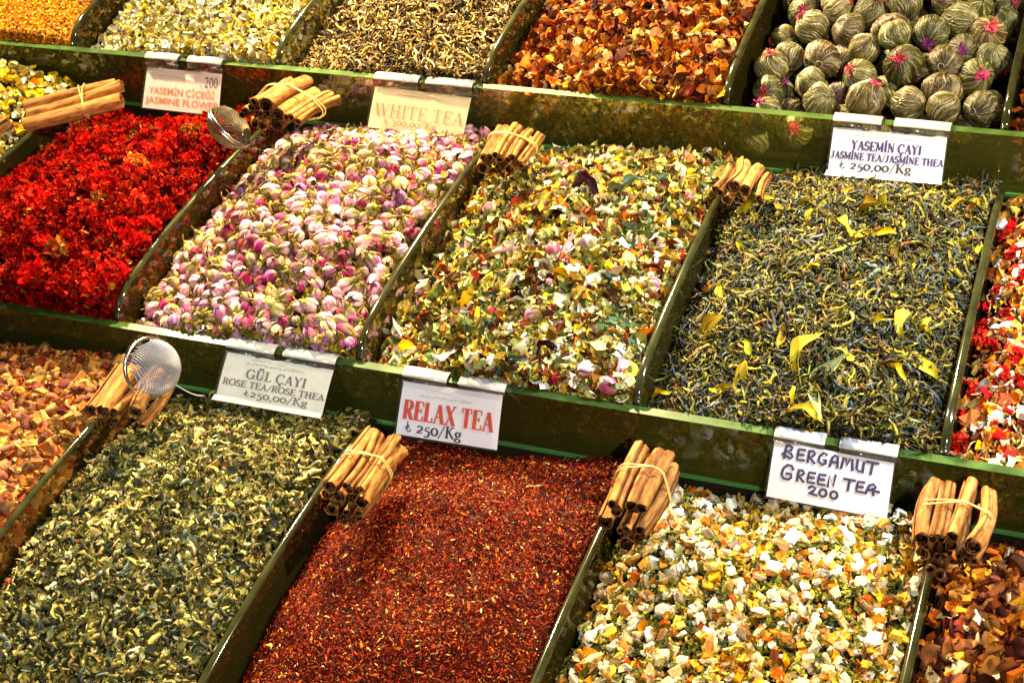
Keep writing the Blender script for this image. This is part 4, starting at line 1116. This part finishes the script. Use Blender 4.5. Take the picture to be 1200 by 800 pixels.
def strainer(c, axis, R, depth, label, second=False, chain=None, n=26):
    root = empty('tea_strainer'); x, y, z = frame_from(axis)
    root.matrix_world = Matrix([[x[k], y[k], z[k], c[k]] for k in range(3)] + [[0, 0, 0, 1]])
    for sg in ((1, -1) if second else (1,)):
        d = link('mesh_bowl', dome_mesh(R * 0.97, depth * sg, n, M_bronze if second else M_wire), root)
        w = d.modifiers.new('wire', 'WIREFRAME'); w.thickness = 0.0017 if not second else 0.0012; w.use_boundary = True; w.use_even_offset = False
    for off in ((0.0016, -0.0016) if second else (0.0,)):
        a = np.linspace(0, 2 * math.pi, 64, endpoint=False)
        pr_ = [(-0.0012, -0.0018), (0.0016, -0.0018), (0.0022, 0), (0.0016, 0.0018), (-0.0012, 0.0018)]
        V = [((R + p[0]) * math.cos(t), (R + p[0]) * math.sin(t), p[1] * (0.8 if second else 1) + off) for t in a for p in pr_]
        Q = [(i * 5 + k, i * 5 + (k + 1) % 5, ((i + 1) % 64) * 5 + (k + 1) % 5, ((i + 1) % 64) * 5 + k) for i in range(64) for k in range(5)]
        link('rim', np_mesh('rim', V, np.array(Q), M_steel, smooth=True), root)
    tag(root, label, 'tea strainer')
    return root
ax = 0.74 * CX - 0.62 * CF - 0.02 * CY
strainer(rp2(176, 431, 0.012), ax, 0.0310, 0.029, 'round wire mesh tea strainer with steel rim on the cinnamon at left', n=15)
ax2 = 0.72 * CX - 0.66 * CY - 0.25 * CF
strainer(rp2(268, 150, 0.078), ax2, 0.029, 0.019, 'closed two part mesh tea ball beside the cinnamon ends, behind the red flowers', True, n=14)
# chain of the front strainer: a thin wire curving onto the tea
pts = [(0.112 + 0.024 * t, -0.066 + 0.008 * t, -0.014 - 0.018 * math.sin(t * 1.6)) for t in np.linspace(0, 1.0, 14)]
tag(link('strainer_wire', tube_mesh('strainer_wire', pts, 0.0006, M_wire, closed=False)), 'thin steel wire hanging from the mesh strainer onto the green tea', 'wire')

# ------------------------------------------------------------------ lettering
def arc(cx, cy, rx, ry, a0, a1, n=12):
    return [(cx + rx * math.cos(math.radians(a0 + (a1 - a0) * i / n)), cy + ry * math.sin(math.radians(a0 + (a1 - a0) * i / n))) for i in range(n + 1)]
V_ = lambda x, y0=0, y1=1: [(x, y0), (x, y1)]
H_ = lambda x0, x1, y: [(x0, y), (x1, y)]
def sf(x, y, w=0.14): return ('s', H_(x - w, x + w, y))
# glyph: (advance, [strokes]); 's' marks a thin serif, 't' a thin stroke, plain list follows the pen
def G():
    g = {}
    g['I'] = (0.42, [V_(.21), sf(.21, 0), sf(.21, 1)])
    g['İ'] = (0.42, [V_(.21), sf(.21, 0), sf(.21, 1), ('d', (.21, 1.2))])
    g['L'] = (0.68, [V_(.2), sf(.2, 1), sf(.18, 0), ('s', H_(.2, .62, 0)), ('t', V_(.62, 0, .25))])
    g['E'] = (0.72, [V_(.2), ('s', H_(.06, .64, 1)), ('s', H_(.06, .66, 0)), ('s', H_(.2, .5, .52)), ('t', V_(.64, .78, 1)), ('t', V_(.66, 0, .24)), ('t', V_(.5, .4, .64))])
    g['F'] = (0.68, [V_(.2), ('s', H_(.06, .64, 1)), sf(.2, 0), ('s', H_(.2, .5, .52)), ('t', V_(.64, .78, 1)), ('t', V_(.5, .4, .64))])
    g['H'] = (0.88, [V_(.2), V_(.68), sf(.2, 0), sf(.2, 1), sf(.68, 0), sf(.68, 1), ('s', H_(.2, .68, .52))])
    g['T'] = (0.76, [V_(.38), ('s', H_(.06, .70, 1)), sf(.38, 0), ('t', V_(.07, .76, 1)), ('t', V_(.69, .76, 1))])
    g['A'] = (0.82, [('t', [(.14, 0), (.40, 1)]), [(.40, 1), (.68, 0)], ('s', H_(.22, .58, .33)), sf(.13, 0, .12), sf(.69, 0, .13)])
    g['M'] = (1.02, [('t', V_(.17)), V_(.83), [(.17, 1), (.5, .1)], ('t', [(.5, .1), (.83, 1)]), sf(.15, 0, .11), sf(.83, 0), sf(.13, 1, .1), sf(.87, 1, .1)])
    g['N'] = (0.88, [('t', V_(.17)), ('t', V_(.71)), [(.17, 1), (.71, 0)], sf(.17, 0, .12), sf(.13, 1, .1), sf(.71, 1, .12)])
    g['W'] = (1.12, [[(.12, 1), (.34, 0)], ('t', [(.34, 0), (.56, 1)]), [(.56, 1), (.78, 0)], ('t', [(.78, 0), (1.0, 1)]), sf(.12, 1, .1), sf(.56, 1, .1), sf(1.0, 1, .1)])
    g['Y'] = (0.78, [[(.12, 1), (.39, .5)], ('t', [(.66, 1), (.39, .5)]), V_(.39, 0, .5), sf(.39, 0), sf(.12, 1, .12), sf(.66, 1, .12)])
    g['X'] = (0.80, [[(.14, 1), (.66, 0)], ('t', [(.64, 1), (.14, 0)]), sf(.14, 1, .12), sf(.64, 1, .12), sf(.14, 0, .12), sf(.66, 0, .12)])
    g['K'] = (0.82, [V_(.2), sf(.2, 0), sf(.2, 1), ('t', [(.62, 1), (.2, .42)]), [(.34, .6), (.68, 0)], sf(.62, 1, .11), sf(.68, 0, .12)])
    g['R'] = (0.80, [V_(.2), sf(.2, 0), ('s', H_(.06, .4, 1)), arc(.38, .76, .24, .24, 90, -90), ('s', H_(.2, .4, .52)), [(.4, .52), (.66, 0)], sf(.7, 0, .1)])
    g['J'] = (0.58, [[(.36, 1), (.36, .22), (.28, .03), (.12, .0), (.04, .14)], sf(.36, 1)])
    g['U'] = (0.86, [[(.2, 1), (.2, .35)] + arc(.43, .3, .23, .3, 180, 360, 10), ('t', V_(.66, .3, 1)), sf(.2, 1), sf(.66, 1, .12)])
    g['Ü'] = (0.86, g['U'][1] + [('d', (.32, 1.2)), ('d', (.54, 1.2))])
    g['O'] = (0.90, [arc(.45, .5, .36, .51, 0, 360, 22)])
    g['C'] = (0.82, [arc(.46, .5, .36, .51, 45, 318, 18), ('t', V_(.72, .72, 1))])
    g['Ç'] = (0.82, g['C'][1] + [[(.46, 0), (.44, -.12), (.54, -.17), (.50, -.27), (.36, -.28)], [(.40, -.10), (.54, -.16)]])
    g['G'] = (0.90, [arc(.46, .5, .36, .51, 45, 318, 18), ('t', V_(.72, .72, 1)), V_(.73, .05, .42), sf(.71, .44, .13)])
    g['Ğ'] = (0.90, g['G'][1] + [('t', arc(.46, 1.24, .14, .1, 180, 360, 6))])
    g['S'] = (0.62, [arc(.32, .75, .2, .25, 35, 250, 9) + arc(.30, .26, .23, .26, 80, -150, 10), ('t', V_(.52, .74, .98)), ('t', V_(.08, .02, .28))])
    g['0'] = (0.66, [arc(.33, .34, .25, .34, 0, 360, 18)])     # old-style numerals
    g['2'] = (0.62, [arc(.30, .48, .2, .2, 160, -30, 8) + [(.08, .03)], [(.08, .05), (.54, .05)]])
    g['3'] = (0.60, [arc(.28, .46, .18, .2, 150, -90, 8), arc(.26, -.02, .24, .28, 85, -140, 9)])
    g['5'] = (0.60, [('t', [(.50, .64), (.2, .64)]), ('t', [(.2, .64), (.14, .32)]), arc(.26, .06, .24, .30, 120, -130, 10)])
    g[','] = (0.30, [[(.14, .06), (.16, -.04), (.08, -.18)]])
    g['/'] = (0.52, [('t', [(.04, -.2), (.48, 1.05)])])
    g['g'] = (0.66, [arc(.28, .44, .18, .2, 0, 360, 12), arc(.28, -.12, .22, .15, 0, 360, 12), ('t', [(.22, .24), (.14, .12), (.3, .04)]), ('t', [(.42, .58), (.58, .66)])])
    g['₺'] = (0.62, [('t', [(.22, .95), (.22, .1), (.3, 0), (.48, .06), (.54, .28)]), ('t', [(.06, .42), (.42, .62)]), ('t', [(.06, .24), (.42, .44)])])
    g['z'] = (0.6, [('t', V_(.25, .0, .85)), ('t', [(.1, .62), (.45, .66)]), ('t', [(.25, .1), (.4, 0), (.52, .12), (.5, .3)])])   # worn lira sign
    g[' '] = (0.36, [])
    return g
SERIF = G()
def marker():
    g = {}
    g['B'] = (.78, [[(.2, .98), (.16, .5), (.14, .02)], [(.02, .3), (.2, .2), (.5, .04), (.62, .22), (.5, .42), (.2, .52), (.5, .66), (.52, .88), (.34, 1.0), (.18, .9)]])
    g['E'] = (.62, [[(.5, .86), (.14, .84), (.12, .44), (.12, .08), (.52, .1)], [(.12, .46), (.46, .48)]])
    g['R'] = (.62, [[(.14, .86), (.12, .04)], [(.12, .84), (.36, .9), (.48, .7), (.34, .5), (.14, .46), (.5, .04)]])
    g['G'] = (.70, [[(.52, .82), (.34, .92), (.12, .6), (.12, .22), (.32, .04), (.54, .18), (.54, .42), (.34, .4), (.5, .3)]])
    g['A'] = (.66, [[(.08, .04), (.16, .7), (.3, .88), (.46, .8), (.52, .04)], [(.1, .38), (.52, .38)]])
    g['M'] = (.84, [[(.08, .06), (.14, .84), (.28, .8), (.38, .3), (.48, .78), (.64, .8), (.72, .06)]])
    g['U'] = (.60, [[(.1, .84), (.1, .2), (.24, .06), (.46, .1), (.46, .84), (.46, .04)]])
    g['T'] = (.70, [[(.02, .86), (.66, .86)], [(.36, .86), (.32, .02)]])
    g['N'] = (.58, [[(.1, .04), (.12, .84), (.42, .1), (.46, .98)]])
    g['g'] = (.92, [[(.72, .84), (.60, 1.08), (.36, 1.1), (.14, .8), (.08, .3), (.2, .04), (.5, .0), (.68, .2), (.66, .44), (.36, .44)]])
    g['2'] = (.60, [[(.08, .66), (.24, .86), (.46, .72), (.36, .42), (.1, .1), (.28, .14), (.56, .08)]])
    g['0'] = (.62, [arc(.3, .42, .2, .34, 0, 360, 12)])
    g['a'] = (.86, [[(.04, .06), (.2, .72), (.42, .86), (.58, .66), (.44, .4), (.2, .36)], [(.42, .5), (.5, .04)], [(.3, .4), (.8, .34)]])
    g[' '] = (.38, [])
    return g
MARK = marker()

def text_strokes(txt, font):
    x = 0; out = []
    for ch in txt:
        adv, st = font[ch]
        for s in st:
            if isinstance(s, tuple):
                k, d = s
                if k == 'd': out.append(('d', [(d[0] + x, d[1])]))
                else: out.append((k, [(p[0] + x, p[1]) for p in d]))
            else: out.append(('p', [(p[0] + x, p[1]) for p in s]))
        x += adv
    return out, x

class Card:
    """price card given by its four corners (tl, tr, bl, br); u to the right, v down, both 0..1"""
    def __init__(s, tl, tr, bl, br, bulge=0.0):
        s.c = [np.array(k, float) for k in (tl, tr, bl, br)]; s.bulge = bulge
        n = np.cross(s.c[1] - s.c[0], s.c[0] - s.c[2]); n = -n if n[1] > 0 else n; s.n = n / np.linalg.norm(n)
        s.w = np.linalg.norm(s.c[1] - s.c[0]); s.h = np.linalg.norm(s.c[2] - s.c[0])
    def P(s, u, v, d=0.0):
        a = s.c[0] * (1 - u) * (1 - v) + s.c[1] * u * (1 - v) + s.c[2] * (1 - u) * v + s.c[3] * u * v
        return a + s.n * (d + s.bulge * (math.sin(math.pi * min(1, max(0, v)))) + s.bulge * 0.5 * math.sin(math.pi * min(1, max(0, u))))
    def text(s, txt, font, u0, v0, u1, h, thick, thin, mat, root, slant=0.0, d=0.0008, v1=None):
        """baseline from (u0, v0) to (u1, v1), cap height h in card heights"""
        st, W = text_strokes(txt, font)
        v1 = v0 if v1 is None else v1
        sx = (u1 - u0) / W; V, Q = [], []
        ar = s.w / s.h
        def mp(x, y): return np.array([u0 + x * sx + slant * y * h, v0 - y * h + (v1 - v0) * x / W])
        n = 0
        for si, (k, pts) in enumerate(st):
            dd = d + 0.000012 * (si % 9)
            if k == 'd':
                c = mp(*pts[0]); r = thick * 0.62
                ring = [(c[0] + r / ar * math.cos(t), c[1] + r * math.sin(t)) for t in np.linspace(0, 2 * math.pi, 8, endpoint=False)]
                V += [s.P(a, b_, dd) for a, b_ in ring]; Q.append(tuple(range(n, n + 8))); n += 8; continue
            P = np.array([mp(*p) for p in pts]); P[:, 0] *= ar
            m = len(P); T = np.gradient(P, axis=0) if m > 2 else np.repeat((P[1] - P[0])[None], 2, 0)
            if m > 2 and np.allclose(P[0], P[-1], atol=1e-6): T[0] = T[-1] = P[1] - P[-2]
            T /= np.linalg.norm(T, axis=1, keepdims=True) + 1e-9
            Nn = np.stack([-T[:, 1], T[:, 0]], -1)
            for i in range(m):
                if font is MARK: w = thick
                elif k in 'st': w = thin
                else: w = thin + (thick - thin) * abs(T[i, 1]) ** 1.3
                w *= 0.5
                for sg in (-1, 1):
                    q = P[i] + Nn[i] * w * sg + (T[i] * w * 0.8 * (-1 if i == 0 else 1) if (i in (0, m - 1) and font is MARK) else 0)
                    V.append(s.P(q[0] / ar, q[1], dd))
            Q += [(n + 2 * i, n + 2 * i + 1, n + 2 * i + 3, n + 2 * i + 2) for i in range(m - 1)]
            n += 2 * m
        me = bpy.data.meshes.new('lettering'); me.from_pydata([tuple(v) for v in V], [], Q); me.materials.append(mat); me.update()
        return link('lettering', me, root)
    def font_text(s, txt, u0, v0, u1, h, mat, root, bold=0.0):
        """sans lettering from Blender's own font, bent onto the card"""
        cu = bpy.data.curves.new('t', 'FONT'); cu.body = txt; cu.offset = bold; cu.size = 1; cu.resolution_u = 3
        o = bpy.data.objects.new('t', cu); COL.objects.link(o)
        dg = bpy.context.evaluated_depsgraph_get(); me = bpy.data.meshes.new_from_object(o.evaluated_get(dg))
        bpy.data.objects.remove(o)
        co = np.empty(len(me.vertices) * 3, np.float32); me.vertices.foreach_get('co', co); co = co.reshape(-1, 3)
        x0, x1 = co[:, 0].min(), co[:, 0].max(); cap = 0.70
        out = np.array([s.P(u0 + (c[0] - x0) / (x1 - x0) * (u1 - u0), v0 - c[1] / cap * h, 0.0005) for c in co], np.float32)
        me.vertices.foreach_set('co', out.ravel()); me.materials.clear(); me.materials.append(mat); me.name = 'lettering'; me.update()
        return link('lettering', me, root)

def make_card(tl, tr, bl, br, yf, zt, paper, label, bulge=0.0, torn=False, fold=False, gap=(0.44, 0.54)):
    """tl..br: corners of the paper; the sleeve hooks over the glass edge at y=yf, z=zt"""
    root = empty('price_card', tuple(tl))
    inv = Matrix.Translation(-Vector(tl))
    c = Card(tl, tr, bl, br, bulge)
    nu, nv = 14, 12; V, Q = [], []
    for d in (0.0, -0.0006):
        for i in range(nv + 1):
            for j in range(nu + 1):
                u, v = j / nu, i / nv
                if torn and i == 0: v += 0.03 * math.sin(9 * u) * math.sin(23 * u + 1) + 0.02 * math.sin(51 * u)
                V.append(c.P(u, v, d))
    m = (nu + 1) * (nv + 1)
    for i in range(nv):
        for j in range(nu):
            a = i * (nu + 1) + j; Q.append((a, a + 1, a + nu + 2, a + nu + 1)); Q.append((a + m, a + nu + 1 + m, a + nu + 2 + m, a + 1 + m))
    rim = [j for j in range(nu + 1)] + [i * (nu + 1) + nu for i in range(1, nv + 1)] + [nv * (nu + 1) + j for j in range(nu - 1, -1, -1)] + [i * (nu + 1) for i in range(nv - 1, 0, -1)]
    for a, b_ in zip(rim, rim[1:] + rim[:1]): Q.append((a, a + m, b_ + m, b_))
    link('paper', np_mesh('paper', V, np.array(Q), paper, smooth=False), root)
    # clear sleeve in front of the paper, a little larger
    V = [c.P(u, v, 0.0020) for v in (-0.03, 0.25, 0.5, 0.75, 1.03) for u in (-0.015, 0.25, 0.5, 0.75, 1.015)]
    link('sleeve', np_mesh('sleeve', V, np.array([(i * 5 + j, i * 5 + j + 1, i * 5 + j + 6, i * 5 + j + 5) for i in range(4) for j in range(4)]), M_sleeve, smooth=True), root)
    # two clip tabs folding over the glass
    for (ua, ub) in ((-0.01, gap[0]), (gap[1], 1.02)):
        a = c.P(ua, 0); b_ = c.P(ub, 0)
        prof = []
        for t in np.linspace(0, 1, 9):   # over the top edge, from behind to the front
            ang = math.pi * t
            prof.append((yf - PT / 2 + (PT / 2 + 0.0022) * math.cos(ang), zt + 0.0006 + 0.0030 * math.sin(ang), 0))
        prof = [(yf + 0.0024, zt - 0.010, 0)] + prof + [(yf - PT - 0.0024, zt - 0.005, 0)]
        V = []
        for (yy, zz, _) in prof:
            V.append((a[0], yy, zz)); V.append((b_[0], yy, zz))
        V.append(tuple(c.P(ua, 0.0, 0.002))); V.append(tuple(c.P(ub, 0.0, 0.002)))
        n = len(V) // 2
        Q = [(2 * i, 2 * i + 1, 2 * i + 3, 2 * i + 2) for i in range(n - 1)]
        mi = [0 if i < n - 3 else 1 for i in range(n - 1)]
        o = link('clip_tab', np_mesh('clip_tab', V, np.array(Q), [M_tab, M_sleeve], smooth=True, midx=mi), root)
        so = o.modifiers.new('thick', 'SOLIDIFY'); so.thickness = 0.0006
    if fold:   # strip of a second card showing below the print
        V = [c.P(u, v, d) for u, v, d in ((-.01, .93, .0018), (1.0, .93, .0018), (1.01, 1.05, .004), (-.02, 1.05, .004), (-.02, 1.06, 0), (1.01, 1.06, 0))]
        link('folded_edge', np_mesh('folded_edge', V, np.array([(0, 1, 2, 3), (3, 2, 5, 4)]), paper), root)
    tag(root, label, 'price card', 'price cards on the glass edges')
    for ch in root.children: ch.matrix_parent_inverse = inv
    root['_'] = 0; del root['_']
    return root, c
def fin(root):
    inv = Matrix.Translation(-root.location)
    for ch in root.children: ch.matrix_parent_inverse = inv

M_tab = plain('clip_fold_highlight', (0.50, 0.50, 0.47), 0.2, 0.6)  # clear plastic; the white highlight on its top fold is painted in
P_white = plain('white_paper', (0.86, 0.85, 0.92), 0.5, 0.4, noise=0.06, nscale=40)  # lavender cast of the cool light is put into the paper colour
P_cream = plain('cream_paper', (0.90, 0.86, 0.72), 0.5, 0.4, noise=0.12, nscale=60)
P_yel = plain('warm_lit_paper', (0.86, 0.78, 0.52), 0.5, 0.4, noise=0.15, nscale=50)  # yellow cast of the warm lamps painted into the paper
P_pink = plain('pinkish_paper', (0.88, 0.80, 0.76), 0.5, 0.4, noise=0.06, nscale=40)  # white card; pinkish tint of the light put into its colour
I_black = plain('black_ink', (0.03, 0.03, 0.045), 0.6, 0.2)
I_grey = plain('grey_ink', (0.20, 0.17, 0.15), 0.6, 0.2)
I_red = plain('red_ink', (0.62, 0.07, 0.04), 0.6, 0.2)
I_orange = plain('orange_ink', (0.78, 0.22, 0.07), 0.6, 0.2)
I_navy = plain('navy_ink', (0.06, 0.03, 0.18), 0.6, 0.2)
I_violet = plain('marker_ink', (0.03, 0.02, 0.10), 0.5, 0.3)
I_faint = plain('faded_ink', (0.50, 0.46, 0.38), 0.6, 0.2)
I_tan = plain('tan_ink', (0.40, 0.31, 0.14), 0.6, 0.2)

def rp(px, py, y):   # the point at distance y in which the card corner stands
    v = (px - 600) / 1766 * CX + (py - 400) / 1766 * CY + CF
    return CP + v * ((y - CP[1]) / v[1])
def squiggle(c, root, u0, u1, v, h, mat, seed, lines=1):
    """the faded ornamental script heading, no longer legible"""
    rng = np.random.default_rng(seed); V, Q = [], []; n = 0
    ar = c.w / c.h
    def ribbon(P, w, d):
        nonlocal n
        P = np.array(P); T = np.gradient(P, axis=0); T /= np.linalg.norm(T, axis=1, keepdims=True) + 1e-9
        for i in range(len(P)):
            for sg in (-1, 1): V.append(c.P(P[i, 0] - T[i, 1] * w * sg / ar, P[i, 1] + T[i, 0] * w * sg, d))
        Q.extend([(n + 2 * i, n + 2 * i + 1, n + 2 * i + 3, n + 2 * i + 2) for i in range(len(P) - 1)]); n += 2 * len(P)
    k = 11
    for i in range(k):
        a = u0 + (u1 - u0) * i / k; wd = (u1 - u0) / k
        P = [(a + wd * (t + 0.25 * math.sin(6 * t + i)), v + h * 0.4 * math.sin(7 * t + rng.uniform(0, 6)) * rng.uniform(.5, 1)) for t in np.linspace(0, 1, 7)]
        ribbon(P, 0.006, 0.0005 + 0.00001 * (i % 4))
    P = [(u0 + (u1 - u0) * (0.1 + 0.8 * t), v - h * (1.1 + 0.5 * math.sin(5 * t))) for t in np.linspace(0, 1, 14)]
    ribbon(P, 0.004, 0.00056)
    me = bpy.data.meshes.new('faded_heading'); me.from_pydata([tuple(x) for x in V], [], Q); me.materials.append(mat); me.update()
    link('faded_heading', me, root)

YF, YB, YT, YTB = -0.0135, -0.045, D - 0.0135, D - 0.048
# GÜL ÇAYI
r, c = make_card(rp(267, 412, YF), rp(391, 433, YF), rp(253, 465, YB), rp(377, 487, YB), 0, 0, P_cream, 'cream GÜL ÇAYI rose tea price card with torn paper top, under the rosebuds', 0.001, torn=True, fold=True, gap=(0.45, 0.53))
c.text('GÜL ÇAYI', SERIF, .23, .48, .80, .19, .045, .018, I_grey, r, slant=-.0)
c.text('ROSE TEA/ROSE THEA', SERIF, .03, .68, .99, .13, .034, .016, I_grey, r)
c.text('₺250,00/Kg', SERIF, .25, .87, .86, .15, .036, .018, I_grey, r)
squiggle(c, r, .2, .75, .17, .06, I_tan, 1); fin(r)
# RELAX TEA
r, c = make_card(rp(473, 446, YF), rp(589, 463, YF), rp(464, 508, YB), rp(582, 527, YB), 0, 0, P_white, 'white RELAX TEA price card with large red letters', 0.0006, gap=(0.44, 0.56))
c.text('RELAX TEA', SERIF, .04, .68, .95, .34, .075, .026, I_red, r)
c.text('₺ 250/Kg', SERIF, .08, .92, .66, .20, .042, .02, I_black, r)
squiggle(c, r, .2, .72, .22, .07, I_faint, 2); fin(r)
# BERGAMUT GREEN TEA
r, c = make_card(rp(908, 516, YF), rp(1048, 542, YF), rp(898, 581, YB), rp(1039, 608, YB), 0, 0, P_white, 'white handwritten BERGAMUT GREEN TEA price card', 0.0006, gap=(0.42, 0.54))
c.text('BERGAMUT', MARK, .08, .27, .88, .24, .045, .045, I_violet, r)
c.text('gREEN TEa', MARK, .09, .63, .92, .23, .045, .045, I_violet, r)
c.text('200', MARK, .33, .83, .60, .19, .045, .045, I_violet, r); fin(r)
# YASEMİN ÇİÇEĞİ
r, c = make_card(rp(173, 79, YT), rp(260, 87, YT), rp(167, 126, YTB), rp(256, 136, YTB), D, 0.071, P_pink, 'white YASEMİN ÇİÇEĞİ jasmine flower price card with orange letters', 0.0004, gap=(0.43, 0.56))
c.font_text('YASEMİN ÇİÇEĞİ', .06, .62, .93, .16, I_orange, r, 0.010)
c.font_text('JASMINE FLOWER', .03, .86, 1.0, .16, I_orange, r, 0.010)
c.font_text('200', .79, .36, .96, .26, I_black, r, -0.012)
c.text('₺', SERIF, .73, .36, .76, .07, .02, .02, I_faint, r)
squiggle(c, r, .1, .68, .26, .06, I_tan, 3); fin(r)
# WHITE TEA
r, c = make_card(rp(440, 101, YT), rp(552, 115, YT), rp(431, 149, YTB), rp(542, 163, YTB), D, 0.071, P_yel, 'warm lit WHITE TEA price card above the back rosebuds', 0.0006, gap=(0.46, 0.54))
c.text('WHITE TEA', SERIF, .04, .70, .98, .30, .030, .014, I_tan, r)
c.text('₺ 300,00/Kg', SERIF, .16, .88, .72, .15, .028, .015, I_tan, r)
squiggle(c, r, .25, .7, .14, .05, I_tan, 4); fin(r)
# YASEMİN ÇAYI
r, c = make_card(rp(977, 149, YT), rp(1110, 161, YT), rp(970, 203, YTB), rp(1103, 214, YTB), D, 0.071, P_white, 'worn YASEMİN ÇAYI jasmine tea price card below the tied tea balls', 0.0005, torn=True, fold=True, gap=(0.42, 0.53))
c.text('YASEMİN ÇAYI', SERIF, .18, .44, .80, .19, .045, .018, I_navy, r)
c.text('JASMİNE TEA/JASMİNE THEA', SERIF, .01, .66, 1.0, .15, .036, .016, I_navy, r)
c.text('₺ 250,00/Kg', SERIF, .09, .87, .74, .18, .042, .018, I_black, r)
squiggle(c, r, .2, .75, .15, .05, I_faint, 5); fin(r)
